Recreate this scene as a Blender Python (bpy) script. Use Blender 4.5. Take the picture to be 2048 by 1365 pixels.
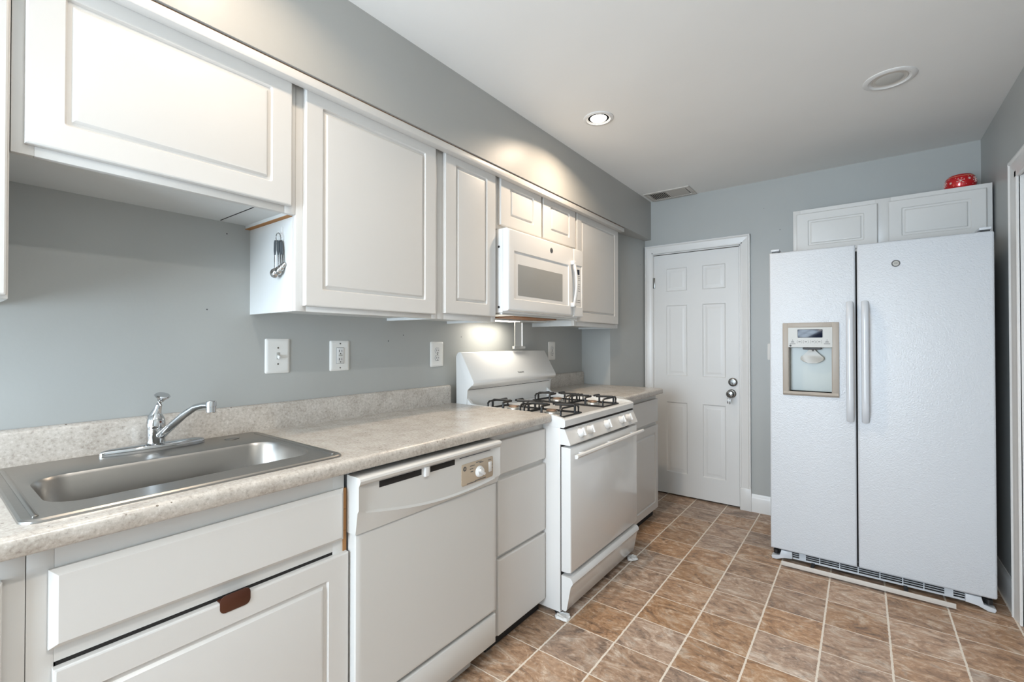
import bpy, bmesh, math, random
from mathutils import Vector, Matrix
random.seed(7)
SC = bpy.context.scene
COL = SC.collection
for o in list(bpy.data.objects):
    bpy.data.objects.remove(o)

# ------------------------------------------------------------------ camera, light, exposure
# origin: the floor under the camera. X to the right, Y along the counter, Z up (metres)
cam = bpy.data.cameras.new('camera')
cam.sensor_width = 36.0
cam.lens = 36.0 * 919.34 / 2048.0
cam.shift_y = -4.72 / 2048.0
cam.clip_start = 0.02
cam_o = bpy.data.objects.new('camera', cam)
COL.objects.link(cam_o)
cam_o.location = (0, 0, 1.25)
cam_o.rotation_euler = (math.pi / 2 + 0.0088842, 0, 0.649933)
SC.camera = cam_o

SC.view_settings.view_transform = 'Standard'
SC.view_settings.look = 'None'
SC.view_settings.gamma = 1.0
SC.view_settings.exposure = 0.47
try:
    SC.view_settings.use_curve_mapping = False
except Exception:
    pass

W = bpy.data.worlds.new('World')
SC.world = W
W.use_nodes = True
bg = W.node_tree.nodes['Background']
bg.inputs[0].default_value = (0.62, 0.80, 1.0, 1)
bg.inputs[1].default_value = 2.2


def area_light(name, loc, rot, sx, sy, power, color, spread=math.pi):
    l = bpy.data.lights.new(name, 'AREA')
    l.shape = 'RECTANGLE'
    l.size, l.size_y = sx, sy
    l.energy = power
    l.color = color
    l.spread = spread
    o = bpy.data.objects.new(name, l)
    COL.objects.link(o)
    o.location = loc
    o.rotation_euler = rot
    return o


# daylight entering through the window in the wall behind the camera
area_light('window_daylight', (-0.95, -1.95, 1.30), (math.radians(90), 0, 0), 1.4, 1.7, 118, (0.73, 0.87, 1.0))


def disc_light(name, loc, r, power, color, spread=math.radians(150)):
    l = bpy.data.lights.new(name, 'AREA')
    l.shape = 'DISK'
    l.size = 2 * r
    l.energy = power
    l.color = color
    l.spread = spread
    o = bpy.data.objects.new(name, l)
    COL.objects.link(o)
    o.location = loc
    return o


# ------------------------------------------------------------------ materials
def lin(r, g, b):
    f = lambda c: (c / 255 / 12.92) if c / 255 <= 0.04045 else ((c / 255 + 0.055) / 1.055) ** 2.4
    return (f(r), f(g), f(b), 1.0)


def base_mat(name, col, rough=0.5, metal=0.0, spec=0.5, coat=0.0):
    m = bpy.data.materials.new(name)
    m.use_nodes = True
    b = m.node_tree.nodes['Principled BSDF']
    b.inputs['Base Color'].default_value = col
    b.inputs['Roughness'].default_value = rough
    b.inputs['Metallic'].default_value = metal
    b.inputs['Specular IOR Level'].default_value = spec
    b.inputs['Coat Weight'].default_value = coat
    return m


def nodes(m):
    return m.node_tree.nodes, m.node_tree.links, m.node_tree.nodes['Principled BSDF']


def noise(n, l, vec, scale, detail=4.0, rough=0.55):
    t = n.new('ShaderNodeTexNoise')
    t.inputs['Scale'].default_value = scale
    t.inputs['Detail'].default_value = detail
    t.inputs['Roughness'].default_value = rough
    if vec is not None:
        l.new(vec, t.inputs['Vector'])
    return t


def ramp(n, l, fac, stops):
    r = n.new('ShaderNodeValToRGB')
    e = r.color_ramp.elements
    while len(e) < len(stops):
        e.new(0.5)
    for el, (p, c) in zip(e, stops):
        el.position = p
        el.color = c
    l.new(fac, r.inputs[0])
    return r


def obj_coord(n):
    return n.new('ShaderNodeTexCoord').outputs['Object']


def geo_pos(n):
    return n.new('ShaderNodeNewGeometry').outputs['Position']


def add_bump(m, scale, strength, dist=0.002, detail=3.0):
    n, l, b = nodes(m)
    t = noise(n, l, geo_pos(n), scale, detail)
    bp = n.new('ShaderNodeBump')
    bp.inputs['Strength'].default_value = strength
    bp.inputs['Distance'].default_value = dist
    l.new(t.outputs[0], bp.inputs['Height'])
    l.new(bp.outputs[0], b.inputs['Normal'])


def paint(name, c, rough, var=0.04, bump=0.0, bscale=60, spots=False):
    """painted plaster: faint mottling, optional roller texture, optional scattered nail specks"""
    m = base_mat(name, c, rough)
    n, l, b = nodes(m)
    p = geo_pos(n)
    t = noise(n, l, p, 1.6, 3.0)
    hi = tuple(min(1, x * (1 + var)) for x in c[:3]) + (1,)
    lo = tuple(x * (1 - var) for x in c[:3]) + (1,)
    r = ramp(n, l, t.outputs[0], [(0.3, lo), (0.7, hi)])
    out = r.outputs[0]
    if spots:
        v = n.new('ShaderNodeTexVoronoi')
        v.inputs['Scale'].default_value = 9.0
        l.new(p, v.inputs['Vector'])
        th = n.new('ShaderNodeMath'); th.operation = 'LESS_THAN'
        th.inputs[1].default_value = 0.028
        l.new(v.outputs['Distance'], th.inputs[0])
        wn = n.new('ShaderNodeMath'); wn.operation = 'GREATER_THAN'
        wn.inputs[1].default_value = 0.45
        sp = n.new('ShaderNodeSeparateColor')
        l.new(v.outputs['Color'], sp.inputs[0])
        l.new(sp.outputs[0], wn.inputs[0])
        mu = n.new('ShaderNodeMath'); mu.operation = 'MULTIPLY'
        l.new(th.outputs[0], mu.inputs[0]); l.new(wn.outputs[0], mu.inputs[1])
        mx = n.new('ShaderNodeMix'); mx.data_type = 'RGBA'
        l.new(mu.outputs[0], mx.inputs[0])
        l.new(out, mx.inputs[6])
        mx.inputs[7].default_value = (0.06, 0.065, 0.065, 1)
        out = mx.outputs[2]
    l.new(out, b.inputs['Base Color'])
    if bump:
        add_bump(m, bscale, bump)
    return m


M = {}
M['wall'] = paint('wall_paint_blue_grey', (0.40, 0.408, 0.395, 1), 0.42, 0.03, 0.12, 90, True)
M['soffit'] = paint('soffit_paint', (0.40, 0.397, 0.378, 1), 0.42, 0.03, 0.10, 40)
M['ceiling'] = paint('ceiling_paint', (0.80, 0.79, 0.765, 1), 0.6, 0.02, 0.15, 30)
M['trim'] = paint('trim_white_gloss', (0.70, 0.69, 0.67, 1), 0.3, 0.02)
M['door'] = paint('door_white_paint', (0.68, 0.675, 0.66, 1), 0.38, 0.02)
M['cab'] = paint('cabinet_white_foil', (0.63, 0.615, 0.59, 1), 0.36, 0.012)
M['cab_side'] = paint('cabinet_white_side', (0.66, 0.67, 0.66, 1), 0.45, 0.015)
M['cab_raw'] = paint('chipboard_edge', lin(165, 118, 72), 0.8, 0.2)
M['gap'] = base_mat('dark_gap', (0.012, 0.010, 0.009, 1), 0.8)
M['toe'] = base_mat('black_toe_kick', (0.010, 0.010, 0.011, 1), 0.55)
M['enamel'] = base_mat('white_enamel', (0.72, 0.715, 0.70, 1), 0.16, 0, 0.5, 0.3)
M['plastic'] = base_mat('white_plastic', (0.72, 0.715, 0.70, 1), 0.35)
M['dw'] = base_mat('dishwasher_white', (0.60, 0.59, 0.565, 1), 0.34)
M['plate'] = base_mat('outlet_plate_white', (0.78, 0.77, 0.74, 1), 0.3)
M['black'] = base_mat('black_plastic', (0.015, 0.015, 0.016, 1), 0.4)
M['ink'] = base_mat('grey_print', (0.10, 0.10, 0.10, 1), 0.6)
M['iron'] = base_mat('cast_iron_grate', (0.006, 0.0055, 0.0055, 1), 0.4)
M['chrome'] = base_mat('chrome', (0.58, 0.59, 0.60, 1), 0.07, 1.0)
M['satin'] = base_mat('satin_nickel', (0.24, 0.235, 0.225, 1), 0.2, 1.0)
M['beige'] = base_mat('taupe_plastic', lin(160, 151, 140), 0.45)
M['cream'] = base_mat('pale_panel_plastic', lin(172, 170, 163), 0.35)
M['bisque'] = base_mat('bisque_badge', lin(176, 160, 140), 0.35)
M['display'] = base_mat('display_glass', (0.004, 0.007, 0.022, 1), 0.12, 0, 0.25)
M['recess'] = base_mat('dispenser_recess_plastic', lin(158, 164, 158), 0.3)
M['mw_glass'] = base_mat('microwave_window', lin(150, 150, 147), 0.12)
M['rubber'] = base_mat('grey_grip_rubber', lin(60, 66, 70), 0.5)
M['brown'] = base_mat('brown_tab', lin(70, 33, 16), 0.35)
M['aluminium'] = base_mat('brushed_aluminium', (0.66, 0.65, 0.62, 1), 0.35, 1.0)
M['brass'] = base_mat('burner_cap_tarnish', lin(128, 104, 86), 0.5, 0.3)
M['grease'] = base_mat('greasy_filter', lin(140, 96, 60), 0.5)
M['vent'] = base_mat('vent_painted_metal', lin(196, 190, 182), 0.45)
M['lamp_dead'] = base_mat('unlit_lamp_glass', lin(190, 188, 182), 0.3)

em = base_mat('lamp_glow', (1, 1, 1, 1), 0.4)
em.node_tree.nodes['Principled BSDF'].inputs['Emission Color'].default_value = (1.0, 0.93, 0.82, 1)
em.node_tree.nodes['Principled BSDF'].inputs['Emission Strength'].default_value = 9.0
M['glow'] = em


def mat_fridge():
    m = base_mat('fridge_pebbled_white', (0.565, 0.585, 0.61, 1), 0.27)
    add_bump(m, 170, 0.9, 0.002, 2.0)
    return m


M['fridge'] = mat_fridge()
M['fridge_smooth'] = base_mat('fridge_smooth_white', (0.565, 0.585, 0.61, 1), 0.2)
M['fridge_grey'] = base_mat('fridge_cabinet_grey', lin(190, 195, 200), 0.35)


def mat_steel():
    m = base_mat('brushed_stainless', (0.36, 0.345, 0.325, 1), 0.3, 1.0)
    n, l, b = nodes(m)
    mp = n.new('ShaderNodeMapping')
    mp.inputs['Scale'].default_value = (900, 12, 40)
    l.new(geo_pos(n), mp.inputs[0])
    t = noise(n, l, mp.outputs[0], 1.0, 2.0)
    mr = n.new('ShaderNodeMapRange')
    mr.inputs['To Min'].default_value = 0.24
    mr.inputs['To Max'].default_value = 0.42
    l.new(t.outputs[0], mr.inputs[0])
    l.new(mr.outputs[0], b.inputs['Roughness'])
    return m


M['steel'] = mat_steel()


def mat_counter():
    m = base_mat('laminate_counter_stone', lin(190, 180, 168), 0.27)
    n, l, b = nodes(m)
    p = geo_pos(n)
    big = noise(n, l, p, 13.0, 6.0, 0.65)
    r1 = ramp(n, l, big.outputs[0], [(0.36, lin(166, 157, 147)), (0.5, lin(188, 180, 171)), (0.64, lin(200, 194, 186))])
    mid = noise(n, l, p, 115.0, 5.0, 0.75)
    r2 = ramp(n, l, mid.outputs[0], [(0.34, lin(122, 114, 106)), (0.45, lin(176, 169, 160)), (0.56, lin(190, 184, 176)), (0.68, lin(224, 221, 215))])
    mx = n.new('ShaderNodeMix'); mx.data_type = 'RGBA'
    mx.inputs[0].default_value = 0.5
    l.new(r1.outputs[0], mx.inputs[6]); l.new(r2.outputs[0], mx.inputs[7])
    v = n.new('ShaderNodeTexVoronoi')
    v.inputs['Scale'].default_value = 70
    l.new(p, v.inputs['Vector'])
    th = n.new('ShaderNodeMath'); th.operation = 'LESS_THAN'; th.inputs[1].default_value = 0.17
    l.new(v.outputs['Distance'], th.inputs[0])
    sp = n.new('ShaderNodeSeparateColor'); l.new(v.outputs['Color'], sp.inputs[0])
    g = n.new('ShaderNodeMath'); g.operation = 'GREATER_THAN'; g.inputs[1].default_value = 0.88
    l.new(sp.outputs[0], g.inputs[0])
    mu = n.new('ShaderNodeMath'); mu.operation = 'MULTIPLY'
    l.new(th.outputs[0], mu.inputs[0]); l.new(g.outputs[0], mu.inputs[1])
    m2 = n.new('ShaderNodeMix'); m2.data_type = 'RGBA'
    l.new(mu.outputs[0], m2.inputs[0])
    l.new(mx.outputs[2], m2.inputs[6]); m2.inputs[7].default_value = lin(118, 108, 98)
    l.new(m2.outputs[2], b.inputs['Base Color'])
    return m


M['counter'] = mat_counter()


def mat_floor():
    m = base_mat('slate_look_vinyl_tile', lin(150, 118, 88), 0.42)
    n, l, b = nodes(m)
    p = geo_pos(n)
    sep = n.new('ShaderNodeSeparateXYZ'); l.new(p, sep.inputs[0])

    def math_(op, a, bb=None, v=None):
        x = n.new('ShaderNodeMath'); x.operation = op
        l.new(a, x.inputs[0])
        if bb is not None: l.new(bb, x.inputs[1])
        elif v is not None: x.inputs[1].default_value = v
        return x.outputs[0]
    S = 0.2286
    wob = noise(n, l, p, 55.0, 2.0)
    wv = math_('MULTIPLY', math_('SUBTRACT', wob.outputs[0], v=0.5), v=0.006)
    ux = math_('DIVIDE', math_('ADD', math_('SUBTRACT', sep.outputs[0], v=-1.0542 - S * 10), wv), v=S)
    uy = math_('DIVIDE', math_('ADD', math_('SUBTRACT', sep.outputs[1], v=1.3357 - S * 20), wv), v=S)
    fx, fy = math_('FLOOR', ux), math_('FLOOR', uy)
    rx, ry = math_('FRACT', ux), math_('FRACT', uy)
    # distance to the nearest joint in each direction (0 at a joint, 0.5 in the middle)
    ax = math_('SUBTRACT', math_('ABSOLUTE', math_('SUBTRACT', rx, v=0.5)), v=0.0)
    ay = math_('ABSOLUTE', math_('SUBTRACT', ry, v=0.5))
    gx = math_('GREATER_THAN', ax, v=0.5 - 0.0037 / S)
    gy = math_('GREATER_THAN', ay, v=0.5 - 0.0022 / S)
    grout = math_('MAXIMUM', gx, gy)
    cid = n.new('ShaderNodeCombineXYZ'); l.new(fx, cid.inputs[0]); l.new(fy, cid.inputs[1])
    wn = n.new('ShaderNodeTexWhiteNoise'); wn.noise_dimensions = '3D'
    l.new(cid.outputs[0], wn.inputs['Vector'])
    # every tile shows another piece of the slate print
    off = n.new('ShaderNodeVectorMath'); off.operation = 'MULTIPLY_ADD'
    l.new(wn.outputs['Color'], off.inputs[0]); off.inputs[1].default_value = (9, 9, 9)
    l.new(p, off.inputs[2])
    mp = n.new('ShaderNodeMapping'); mp.inputs['Scale'].default_value = (0.75, 1.35, 1.0)
    mp.inputs['Rotation'].default_value = (0, 0, 0.35)
    l.new(off.outputs[0], mp.inputs[0])
    d1 = noise(n, l, mp.outputs[0], 7.0, 10.0, 0.72)
    d1.inputs['Distortion'].default_value = 1.9
    d2 = noise(n, l, mp.outputs[0], 24.0, 7.0, 0.72)
    d2.inputs['Distortion'].default_value = 1.6
    c1 = ramp(n, l, d1.outputs[0], [(0.36, lin(96, 80, 68)), (0.44, lin(146, 114, 88)), (0.50, lin(176, 138, 104)), (0.56, lin(186, 160, 136)), (0.64, lin(220, 204, 186))])
    c2 = ramp(n, l, d2.outputs[0], [(0.36, lin(84, 70, 60)), (0.46, lin(150, 120, 96)), (0.55, lin(176, 144, 116)), (0.65, lin(228, 212, 194))])
    mx = n.new('ShaderNodeMix'); mx.data_type = 'RGBA'; mx.inputs[0].default_value = 0.42
    l.new(c1.outputs[0], mx.inputs[6]); l.new(c2.outputs[0], mx.inputs[7])
    # tile to tile: some warmer, some greyer
    sp = n.new('ShaderNodeSeparateColor'); l.new(wn.outputs['Color'], sp.inputs[0])
    hs = n.new('ShaderNodeHueSaturation')
    mr = n.new('ShaderNodeMapRange'); mr.inputs['To Min'].default_value = 0.75; mr.inputs['To Max'].default_value = 1.12
    l.new(sp.outputs[0], mr.inputs[0]); l.new(mr.outputs[0], hs.inputs['Saturation'])
    mr2 = n.new('ShaderNodeMapRange'); mr2.inputs['To Min'].default_value = 0.86; mr2.inputs['To Max'].default_value = 1.06
    l.new(sp.outputs[1], mr2.inputs[0]); l.new(mr2.outputs[0], hs.inputs['Value'])
    l.new(mx.outputs[2], hs.inputs['Color'])
    m2 = n.new('ShaderNodeMix'); m2.data_type = 'RGBA'
    l.new(grout, m2.inputs[0]); l.new(hs.outputs[0], m2.inputs[6]); m2.inputs[7].default_value = lin(222, 212, 198)
    l.new(m2.outputs[2], b.inputs['Base Color'])
    bp = n.new('ShaderNodeBump'); bp.inputs['Strength'].default_value = 0.18; bp.inputs['Distance'].default_value = 0.002
    l.new(d2.outputs[0], bp.inputs['Height']); l.new(bp.outputs[0], b.inputs['Normal'])
    return m


def n_one(n):
    v = n.new('ShaderNodeValue'); v.outputs[0].default_value = 1.0
    return v.outputs[0]


M['floor'] = mat_floor()


def mat_tin():
    m = base_mat('red_glass_glaze', lin(196, 14, 24), 0.14, 0.25, 0.6, 0.5)
    return m


M['red'] = mat_tin()
M['white_glaze'] = base_mat('white_snowflake_glaze', lin(226, 205, 196), 0.4)
M['gold_line'] = base_mat('gold_line', lin(206, 150, 110), 0.4)


# ------------------------------------------------------------------ mesh helpers
def world_loc(o):
    v = Vector((0, 0, 0))
    while o is not None:
        v += o.location
        o = o.parent
    return v


class MB:
    """collects shapes in world coordinates and links them as one mesh object"""

    def __init__(s):
        s.bm = bmesh.new()

    def box(s, x0, x1, y0, y1, z0, z1, b=0.0, seg=2, mi=0):
        x0, x1 = min(x0, x1), max(x0, x1); y0, y1 = min(y0, y1), max(y0, y1); z0, z1 = min(z0, z1), max(z0, z1)
        t = bmesh.new()
        bmesh.ops.create_cube(t, size=1.0)
        for v in t.verts:
            v.co = Vector(((x0 + x1) / 2 + v.co.x * (x1 - x0), (y0 + y1) / 2 + v.co.y * (y1 - y0), (z0 + z1) / 2 + v.co.z * (z1 - z0)))
        if b > 0:
            b = min(b, 0.49 * min(x1 - x0, y1 - y0, z1 - z0))
            bmesh.ops.bevel(t, geom=t.edges[:], offset=b, segments=seg, profile=0.5, affect='EDGES')
        s._take(t, mi)
        return s

    def _take(s, t, mi=0, mat=None):
        if mat is not None:
            t.transform(mat)
        bmesh.ops.recalc_face_normals(t, faces=t.faces[:])
        for f in t.faces:
            f.material_index = mi
        me = bpy.data.meshes.new('t')
        t.to_mesh(me); t.free()
        s.bm.from_mesh(me)
        bpy.data.meshes.remove(me)

    def prism(s, pts, axis, a, b, mi=0, bev=0.0):
        """closed polygon pts (2D) extruded along axis from a to b. axis 'x': pts=(y,z); 'y': (x,z); 'z': (x,y)"""
        t = bmesh.new()

        def P(p, h):
            return {'x': (h, p[0], p[1]), 'y': (p[0], h, p[1]), 'z': (p[0], p[1], h)}[axis]
        A = [t.verts.new(P(p, a)) for p in pts]
        B = [t.verts.new(P(p, b)) for p in pts]
        n = len(pts)
        t.faces.new(A); t.faces.new(B[::-1])
        for i in range(n):
            j = (i + 1) % n
            t.faces.new((A[i], A[j], B[j], B[i]))
        if bev:
            bmesh.ops.bevel(t, geom=t.edges[:], offset=bev, segments=2, profile=0.5, affect='EDGES')
        s._take(t, mi)
        return s

    def tube(s, pts, r, n=10, mi=0, flat=1.0, up=None):
        """round bar along pts; r number or list; flat squashes it across 'up'"""
        t = bmesh.new()
        pts = [Vector(p) for p in pts]
        rings = []
        for i, p in enumerate(pts):
            if i == 0: d = pts[1] - p
            elif i == len(pts) - 1: d = p - pts[i - 1]
            else: d = (pts[i + 1] - p).normalized() + (p - pts[i - 1]).normalized()
            d.normalize()
            u = Vector(up) if up is not None else (Vector((0, 0, 1)) if abs(d.z) < 0.95 else Vector((1, 0, 0)))
            a = d.cross(u).normalized()
            c = a.cross(d).normalized()
            rr = r[i] if isinstance(r, (list, tuple)) else r
            rings.append([t.verts.new(p + a * rr * math.cos(2 * math.pi * k / n) + c * rr * flat * math.sin(2 * math.pi * k / n)) for k in range(n)])
        for A, B in zip(rings, rings[1:]):
            for k in range(n):
                t.faces.new((A[k], A[(k + 1) % n], B[(k + 1) % n], B[k]))
        t.faces.new(rings[0]); t.faces.new(rings[-1][::-1])
        s._take(t, mi)
        return s

    def lathe(s, prof, origin, axis='z', n=28, mi=0, sx=1.0, sy=1.0):
        """prof: list of (r, h); revolved about axis through origin"""
        t = bmesh.new()
        rings = []
        for r, h in prof:
            if r < 1e-6:
                rings.append([t.verts.new((0, 0, h))])
            else:
                rings.append([t.verts.new((r * sx * math.cos(2 * math.pi * k / n), r * sy * math.sin(2 * math.pi * k / n), h)) for k in range(n)])
        for A, B in zip(rings, rings[1:]):
            for k in range(n):
                k2 = (k + 1) % n
                if len(A) == 1 and len(B) == 1: continue
                if len(A) == 1: t.faces.new((A[0], B[k2], B[k]))
                elif len(B) == 1: t.faces.new((A[k], A[k2], B[0]))
                else: t.faces.new((A[k], A[k2], B[k2], B[k]))
        if len(rings[0]) > 1: t.faces.new(rings[0][::-1])
        if len(rings[-1]) > 1: t.faces.new(rings[-1])
        R = {'z': Matrix.Identity(4), 'x': Matrix.Rotation(math.pi / 2, 4, 'Y'), '-y': Matrix.Rotation(math.pi / 2, 4, 'X')}[axis] if isinstance(axis, str) else Vector((0, 0, 1)).rotation_difference(Vector(axis)).to_matrix().to_4x4()
        s._take(t, mi, Matrix.Translation(origin) @ R)
        return s

    def panel(s, O, A, B, D, wa, wb, rings, mi=0, cr=0.0, seg=1):
        """stack of concentric rectangles on the plane O + a*A + b*B, pushed out by d along D.
        rings: (inset_a, inset_b, d[, corner radius]); last ring is filled, first ring is the back"""
        t = bmesh.new()
        O, A, B, D = Vector(O), Vector(A), Vector(B), Vector(D)
        R = []
        for rg in rings:
            ia, ib, d = rg[:3]
            c = max(0.0003, rg[3] if len(rg) > 3 else cr)
            a0, a1, b0, b1 = ia, wa - ia, ib, wb - ib
            pts = []
            for (ca, cb, st) in ((a1 - c, b1 - c, 0), (a0 + c, b1 - c, 1), (a0 + c, b0 + c, 2), (a1 - c, b0 + c, 3)):
                for k in range(seg + 1):
                    th = (st + k / seg) * math.pi / 2
                    pts.append((ca + c * math.cos(th), cb + c * math.sin(th)))
            R.append([t.verts.new(O + A * a + B * b + D * d) for a, b in pts])
        n = len(R[0])
        for P, Q in zip(R, R[1:]):
            for k in range(n):
                t.faces.new((P[k], P[(k + 1) % n], Q[(k + 1) % n], Q[k]))
        t.faces.new(R[0]); t.faces.new(R[-1])
        s._take(t, mi)
        return s

    def build(s, name, mat, parent=None, origin=None, ang=35, props=None):
        off = world_loc(parent) if parent is not None else Vector(origin if origin is not None else (0, 0, 0))
        if parent is None and origin is None and s.bm.verts:
            xs = [v.co.x for v in s.bm.verts]; ys = [v.co.y for v in s.bm.verts]; zs = [v.co.z for v in s.bm.verts]
            off = Vector(((min(xs) + max(xs)) / 2, (min(ys) + max(ys)) / 2, min(zs)))
        for v in s.bm.verts:
            v.co -= off
        me = bpy.data.meshes.new(name)
        s.bm.to_mesh(me); s.bm.free()
        for m in (mat if isinstance(mat, (list, tuple)) else [mat]):
            me.materials.append(m)
        me.polygons.foreach_set('use_smooth', [True] * len(me.polygons))
        me.set_sharp_from_angle(angle=math.radians(ang))
        o = bpy.data.objects.new(name, me)
        COL.objects.link(o)
        if parent is not None: o.parent = parent
        else: o.location = off
        if props:
            for k, v in props.items(): o[k] = v
        return o


def thing(name, label, cat, loc, group=None):
    o = bpy.data.objects.new(name, None)
    o.empty_display_size = 0.05
    COL.objects.link(o)
    o.location = loc
    o['label'] = label
    o['category'] = cat
    if group: o['group'] = group
    return o


def tag(o, label, cat, group=None):
    o['label'] = label; o['category'] = cat
    if group: o['group'] = group
    return o


def structure(mb, name, mat, label=None):
    o = mb.build(name, mat)
    o['kind'] = 'structure'
    return o


def lettering(txt, size, O, A, B, mat, parent, name='lettering', extrude=0.0003):
    """flat raised letters; O centre, A reading direction, B up"""
    cu = bpy.data.curves.new('txt', 'FONT')
    cu.body = txt; cu.size = size; cu.align_x = 'CENTER'; cu.align_y = 'CENTER'
    cu.extrude = extrude; cu.resolution_u = 3
    to = bpy.data.objects.new('txt', cu)
    COL.objects.link(to)
    dg = bpy.context.evaluated_depsgraph_get()
    me = bpy.data.meshes.new_from_object(to.evaluated_get(dg))
    bpy.data.objects.remove(to); bpy.data.curves.remove(cu)
    A, B = Vector(A).normalized(), Vector(B).normalized()
    Mx = Matrix((A, B, A.cross(B))).transposed().to_4x4()
    Mx.translation = Vector(O)
    b = MB(); b.bm.from_mesh(me); b.bm.transform(Mx)
    bpy.data.meshes.remove(me)
    return b.build(name, mat, parent)


PX = (1, 0, 0); PY = (0, 1, 0); PZ = (0, 0, 1); NY = (0, -1, 0); NX = (-1, 0, 0)


def cab_front(name, parent, y0, y1, z0, z1, xf, th=0.018, groove=None, mat=None, bev=0.004):
    """door or drawer front on the left run, facing +X, with an optional routed groove (inset_y, inset_z)"""
    rings = [(0, 0, -th, .001), (0, 0, -bev, .001), (bev * .3, bev * .3, -bev * .3, .001), (bev, bev, 0, .001)]
    if groove:
        a, b = groove
        rings += [(a, b, 0, .006), (a + .004, b + .004, -.0065, .005), (a + .012, b + .012, -.0065, .003), (a + .018, b + .018, -.0005, .001), (a + .022, b + .022, 0, .001)]
    mb = MB().panel((xf, y0, z0), PY, PZ, PX, y1 - y0, z1 - z0, rings, seg=3)
    return mb.build(name, mat or M['cab'], parent, ang=15)


# ------------------------------------------------------------------ the room
XW, YB, ZC, XR, YF = -1.80, 3.80, 2.44, 0.563, -1.70      # left wall, back wall, ceiling, right wall, wall behind the camera

structure(MB().box(XW - .15, XR + .15, YF - .15, YB + .25, -0.08, 0), 'floor', M['floor'])
# ceiling with round cut-outs is not needed: the lamps hang their trims just below it
structure(MB().box(XW - .15, XR + .15, YF - .15, YB + .15, ZC, ZC + .08), 'ceiling', M['ceiling'])
structure(MB().prism([(XW - .15, YF), (XW, YF), (XW, 3.30), (-1.552, 3.30), (-1.464, YB), (XW - .15, YB)], 'z', 0, ZC), 'wall_left', M['wall'])
structure(MB().box(XW, -1.412, YF, YB, 2.118, ZC, 0), 'soffit', M['soffit'])
DX0, DX1, DZ = -1.398, -0.724, 1.990
wb = MB()
wb.box(XW - .15, DX0, YB, YB + .10, 0, ZC).box(DX1, XR + .15, YB, YB + .10, 0, ZC).box(DX0, DX1, YB, YB + .10, DZ, ZC)
wb.box(DX0 - .1, DX1 + .1, YB + .10, YB + .15, 0, ZC)
structure(wb, 'wall_back', M['wall'])
# right wall with a doorway
RY0, RY1, RZ = 2.15, 2.985, 1.995
wr = MB()
wr.box(XR, XR + .10, RY1, YB, 0, ZC).box(XR, XR + .10, YF, RY0, 0, ZC).box(XR, XR + .10, RY0, RY1, RZ, ZC)
structure(wr, 'wall_right', M['wall'])
# wall behind the camera, with the window the daylight comes through
WX0, WX1, WZ0, WZ1 = -1.65, -0.25, 0.45, 2.10
wf = MB()
wf.box(XW - .15, WX0, YF - .12, YF, 0, ZC).box(WX1, XR + .15, YF - .12, YF, 0, ZC)
wf.box(WX0, WX1, YF - .12, YF, 0, WZ0).box(WX0, WX1, YF - .12, YF, WZ1, ZC)
structure(wf, 'wall_front', M['wall'])
wn = MB()
f = .05
wn.box(WX0, WX1, YF - .10, YF - .04, WZ0, WZ0 + f).box(WX0, WX1, YF - .10, YF - .04, WZ1 - f, WZ1)
wn.box(WX0, WX0 + f, YF - .10, YF - .04, WZ0, WZ1).box(WX1 - f, WX1, YF - .10, YF - .04, WZ0, WZ1)
wn.box((WX0 + WX1) / 2 - .03, (WX0 + WX1) / 2 + .03, YF - .10, YF - .04, WZ0, WZ1)
wn.box(WX0, WX1, YF - .09, YF - .05, (WZ0 + WZ1) / 2 - .02, (WZ0 + WZ1) / 2 + .02)
structure(wn, 'window_1', M['trim'])


# --- door in the back wall: six panels
d1 = bpy.data.objects.new('door_1', None)
COL.objects.link(d1); d1.location = ((-1.388 - .735) / 2, YB, 0); d1['kind'] = 'structure'
yf = YB + .003
slab = MB()
SX0, SX1, SZ0, SZ1 = -1.389, -0.735, 0.014, 1.978
cols = [(-1.286, -1.118), (-1.000, -0.830)]
rows = [(.190, .764), (.980, 1.557), (1.672, 1.862)]
xs = [SX0, cols[0][0], cols[0][1], cols[1][0], cols[1][1], SX1]
zs = [SZ0, rows[0][0], rows[0][1], rows[1][0], rows[1][1], rows[2][0], rows[2][1], SZ1]
for i in range(5):
    for k in range(7):
        if i in (1, 3) and k in (1, 3, 5):
            w, h = xs[i + 1] - xs[i], zs[k + 1] - zs[k]
            slab.panel((xs[i], yf, zs[k]), PX, PZ, NY, w, h,
                       [(0, 0, -.034), (0, 0, 0), (.007, .007, -.007), (.014, .014, -.008), (.036, .036, -.0015), (.038, .038, -.0015)])
        else:
            slab.box(xs[i], xs[i + 1], yf, yf + .034, zs[k], zs[k + 1])
bmesh.ops.remove_doubles(slab.bm, verts=slab.bm.verts[:], dist=1e-5)
slab.build('door_slab', M['door'], d1, ang=20)
for z in (1.705, 0.22):
    hb = MB()
    hb.tube([(-1.393, YB - .006, z), (-1.393, YB - .006, z + .088)], .006, 8)
    hb.box(-1.404, -1.378, YB - .003, YB + .003, z, z + .088, .001)
    hb.build('hinge', M['satin'], d1)
kb = MB()
kb.lathe([(0, 0), (.031, 0), (.033, .004), (.028, .010), (.013, .014), (.012, .030), (.020, .036), (.028, .046), (.0285, .056), (.022, .064), (.010, .067), (0, .067)], (-.789, yf, .862), '-y')
kb.build('door_knob', M['satin'], d1)
db = MB()
db.lathe([(0, 0), (.032, 0), (.033, .005), (.030, .014), (.024, .018), (.018, .018), (.016, .015), (.012, .015), (0, .016)], (-.779, yf, .950), '-y')
db.box(-.7815, -.7765, yf - .022, yf - .014, .938, .962, .001)
db.build('deadbolt', M['satin'], d1)
ky = MB()
kx, kyy, kz = -.789, yf - .0675, .862
ky.box(kx - .0012, kx + .0012, kyy - .018, kyy + .001, kz - .004, kz + .004)
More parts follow.
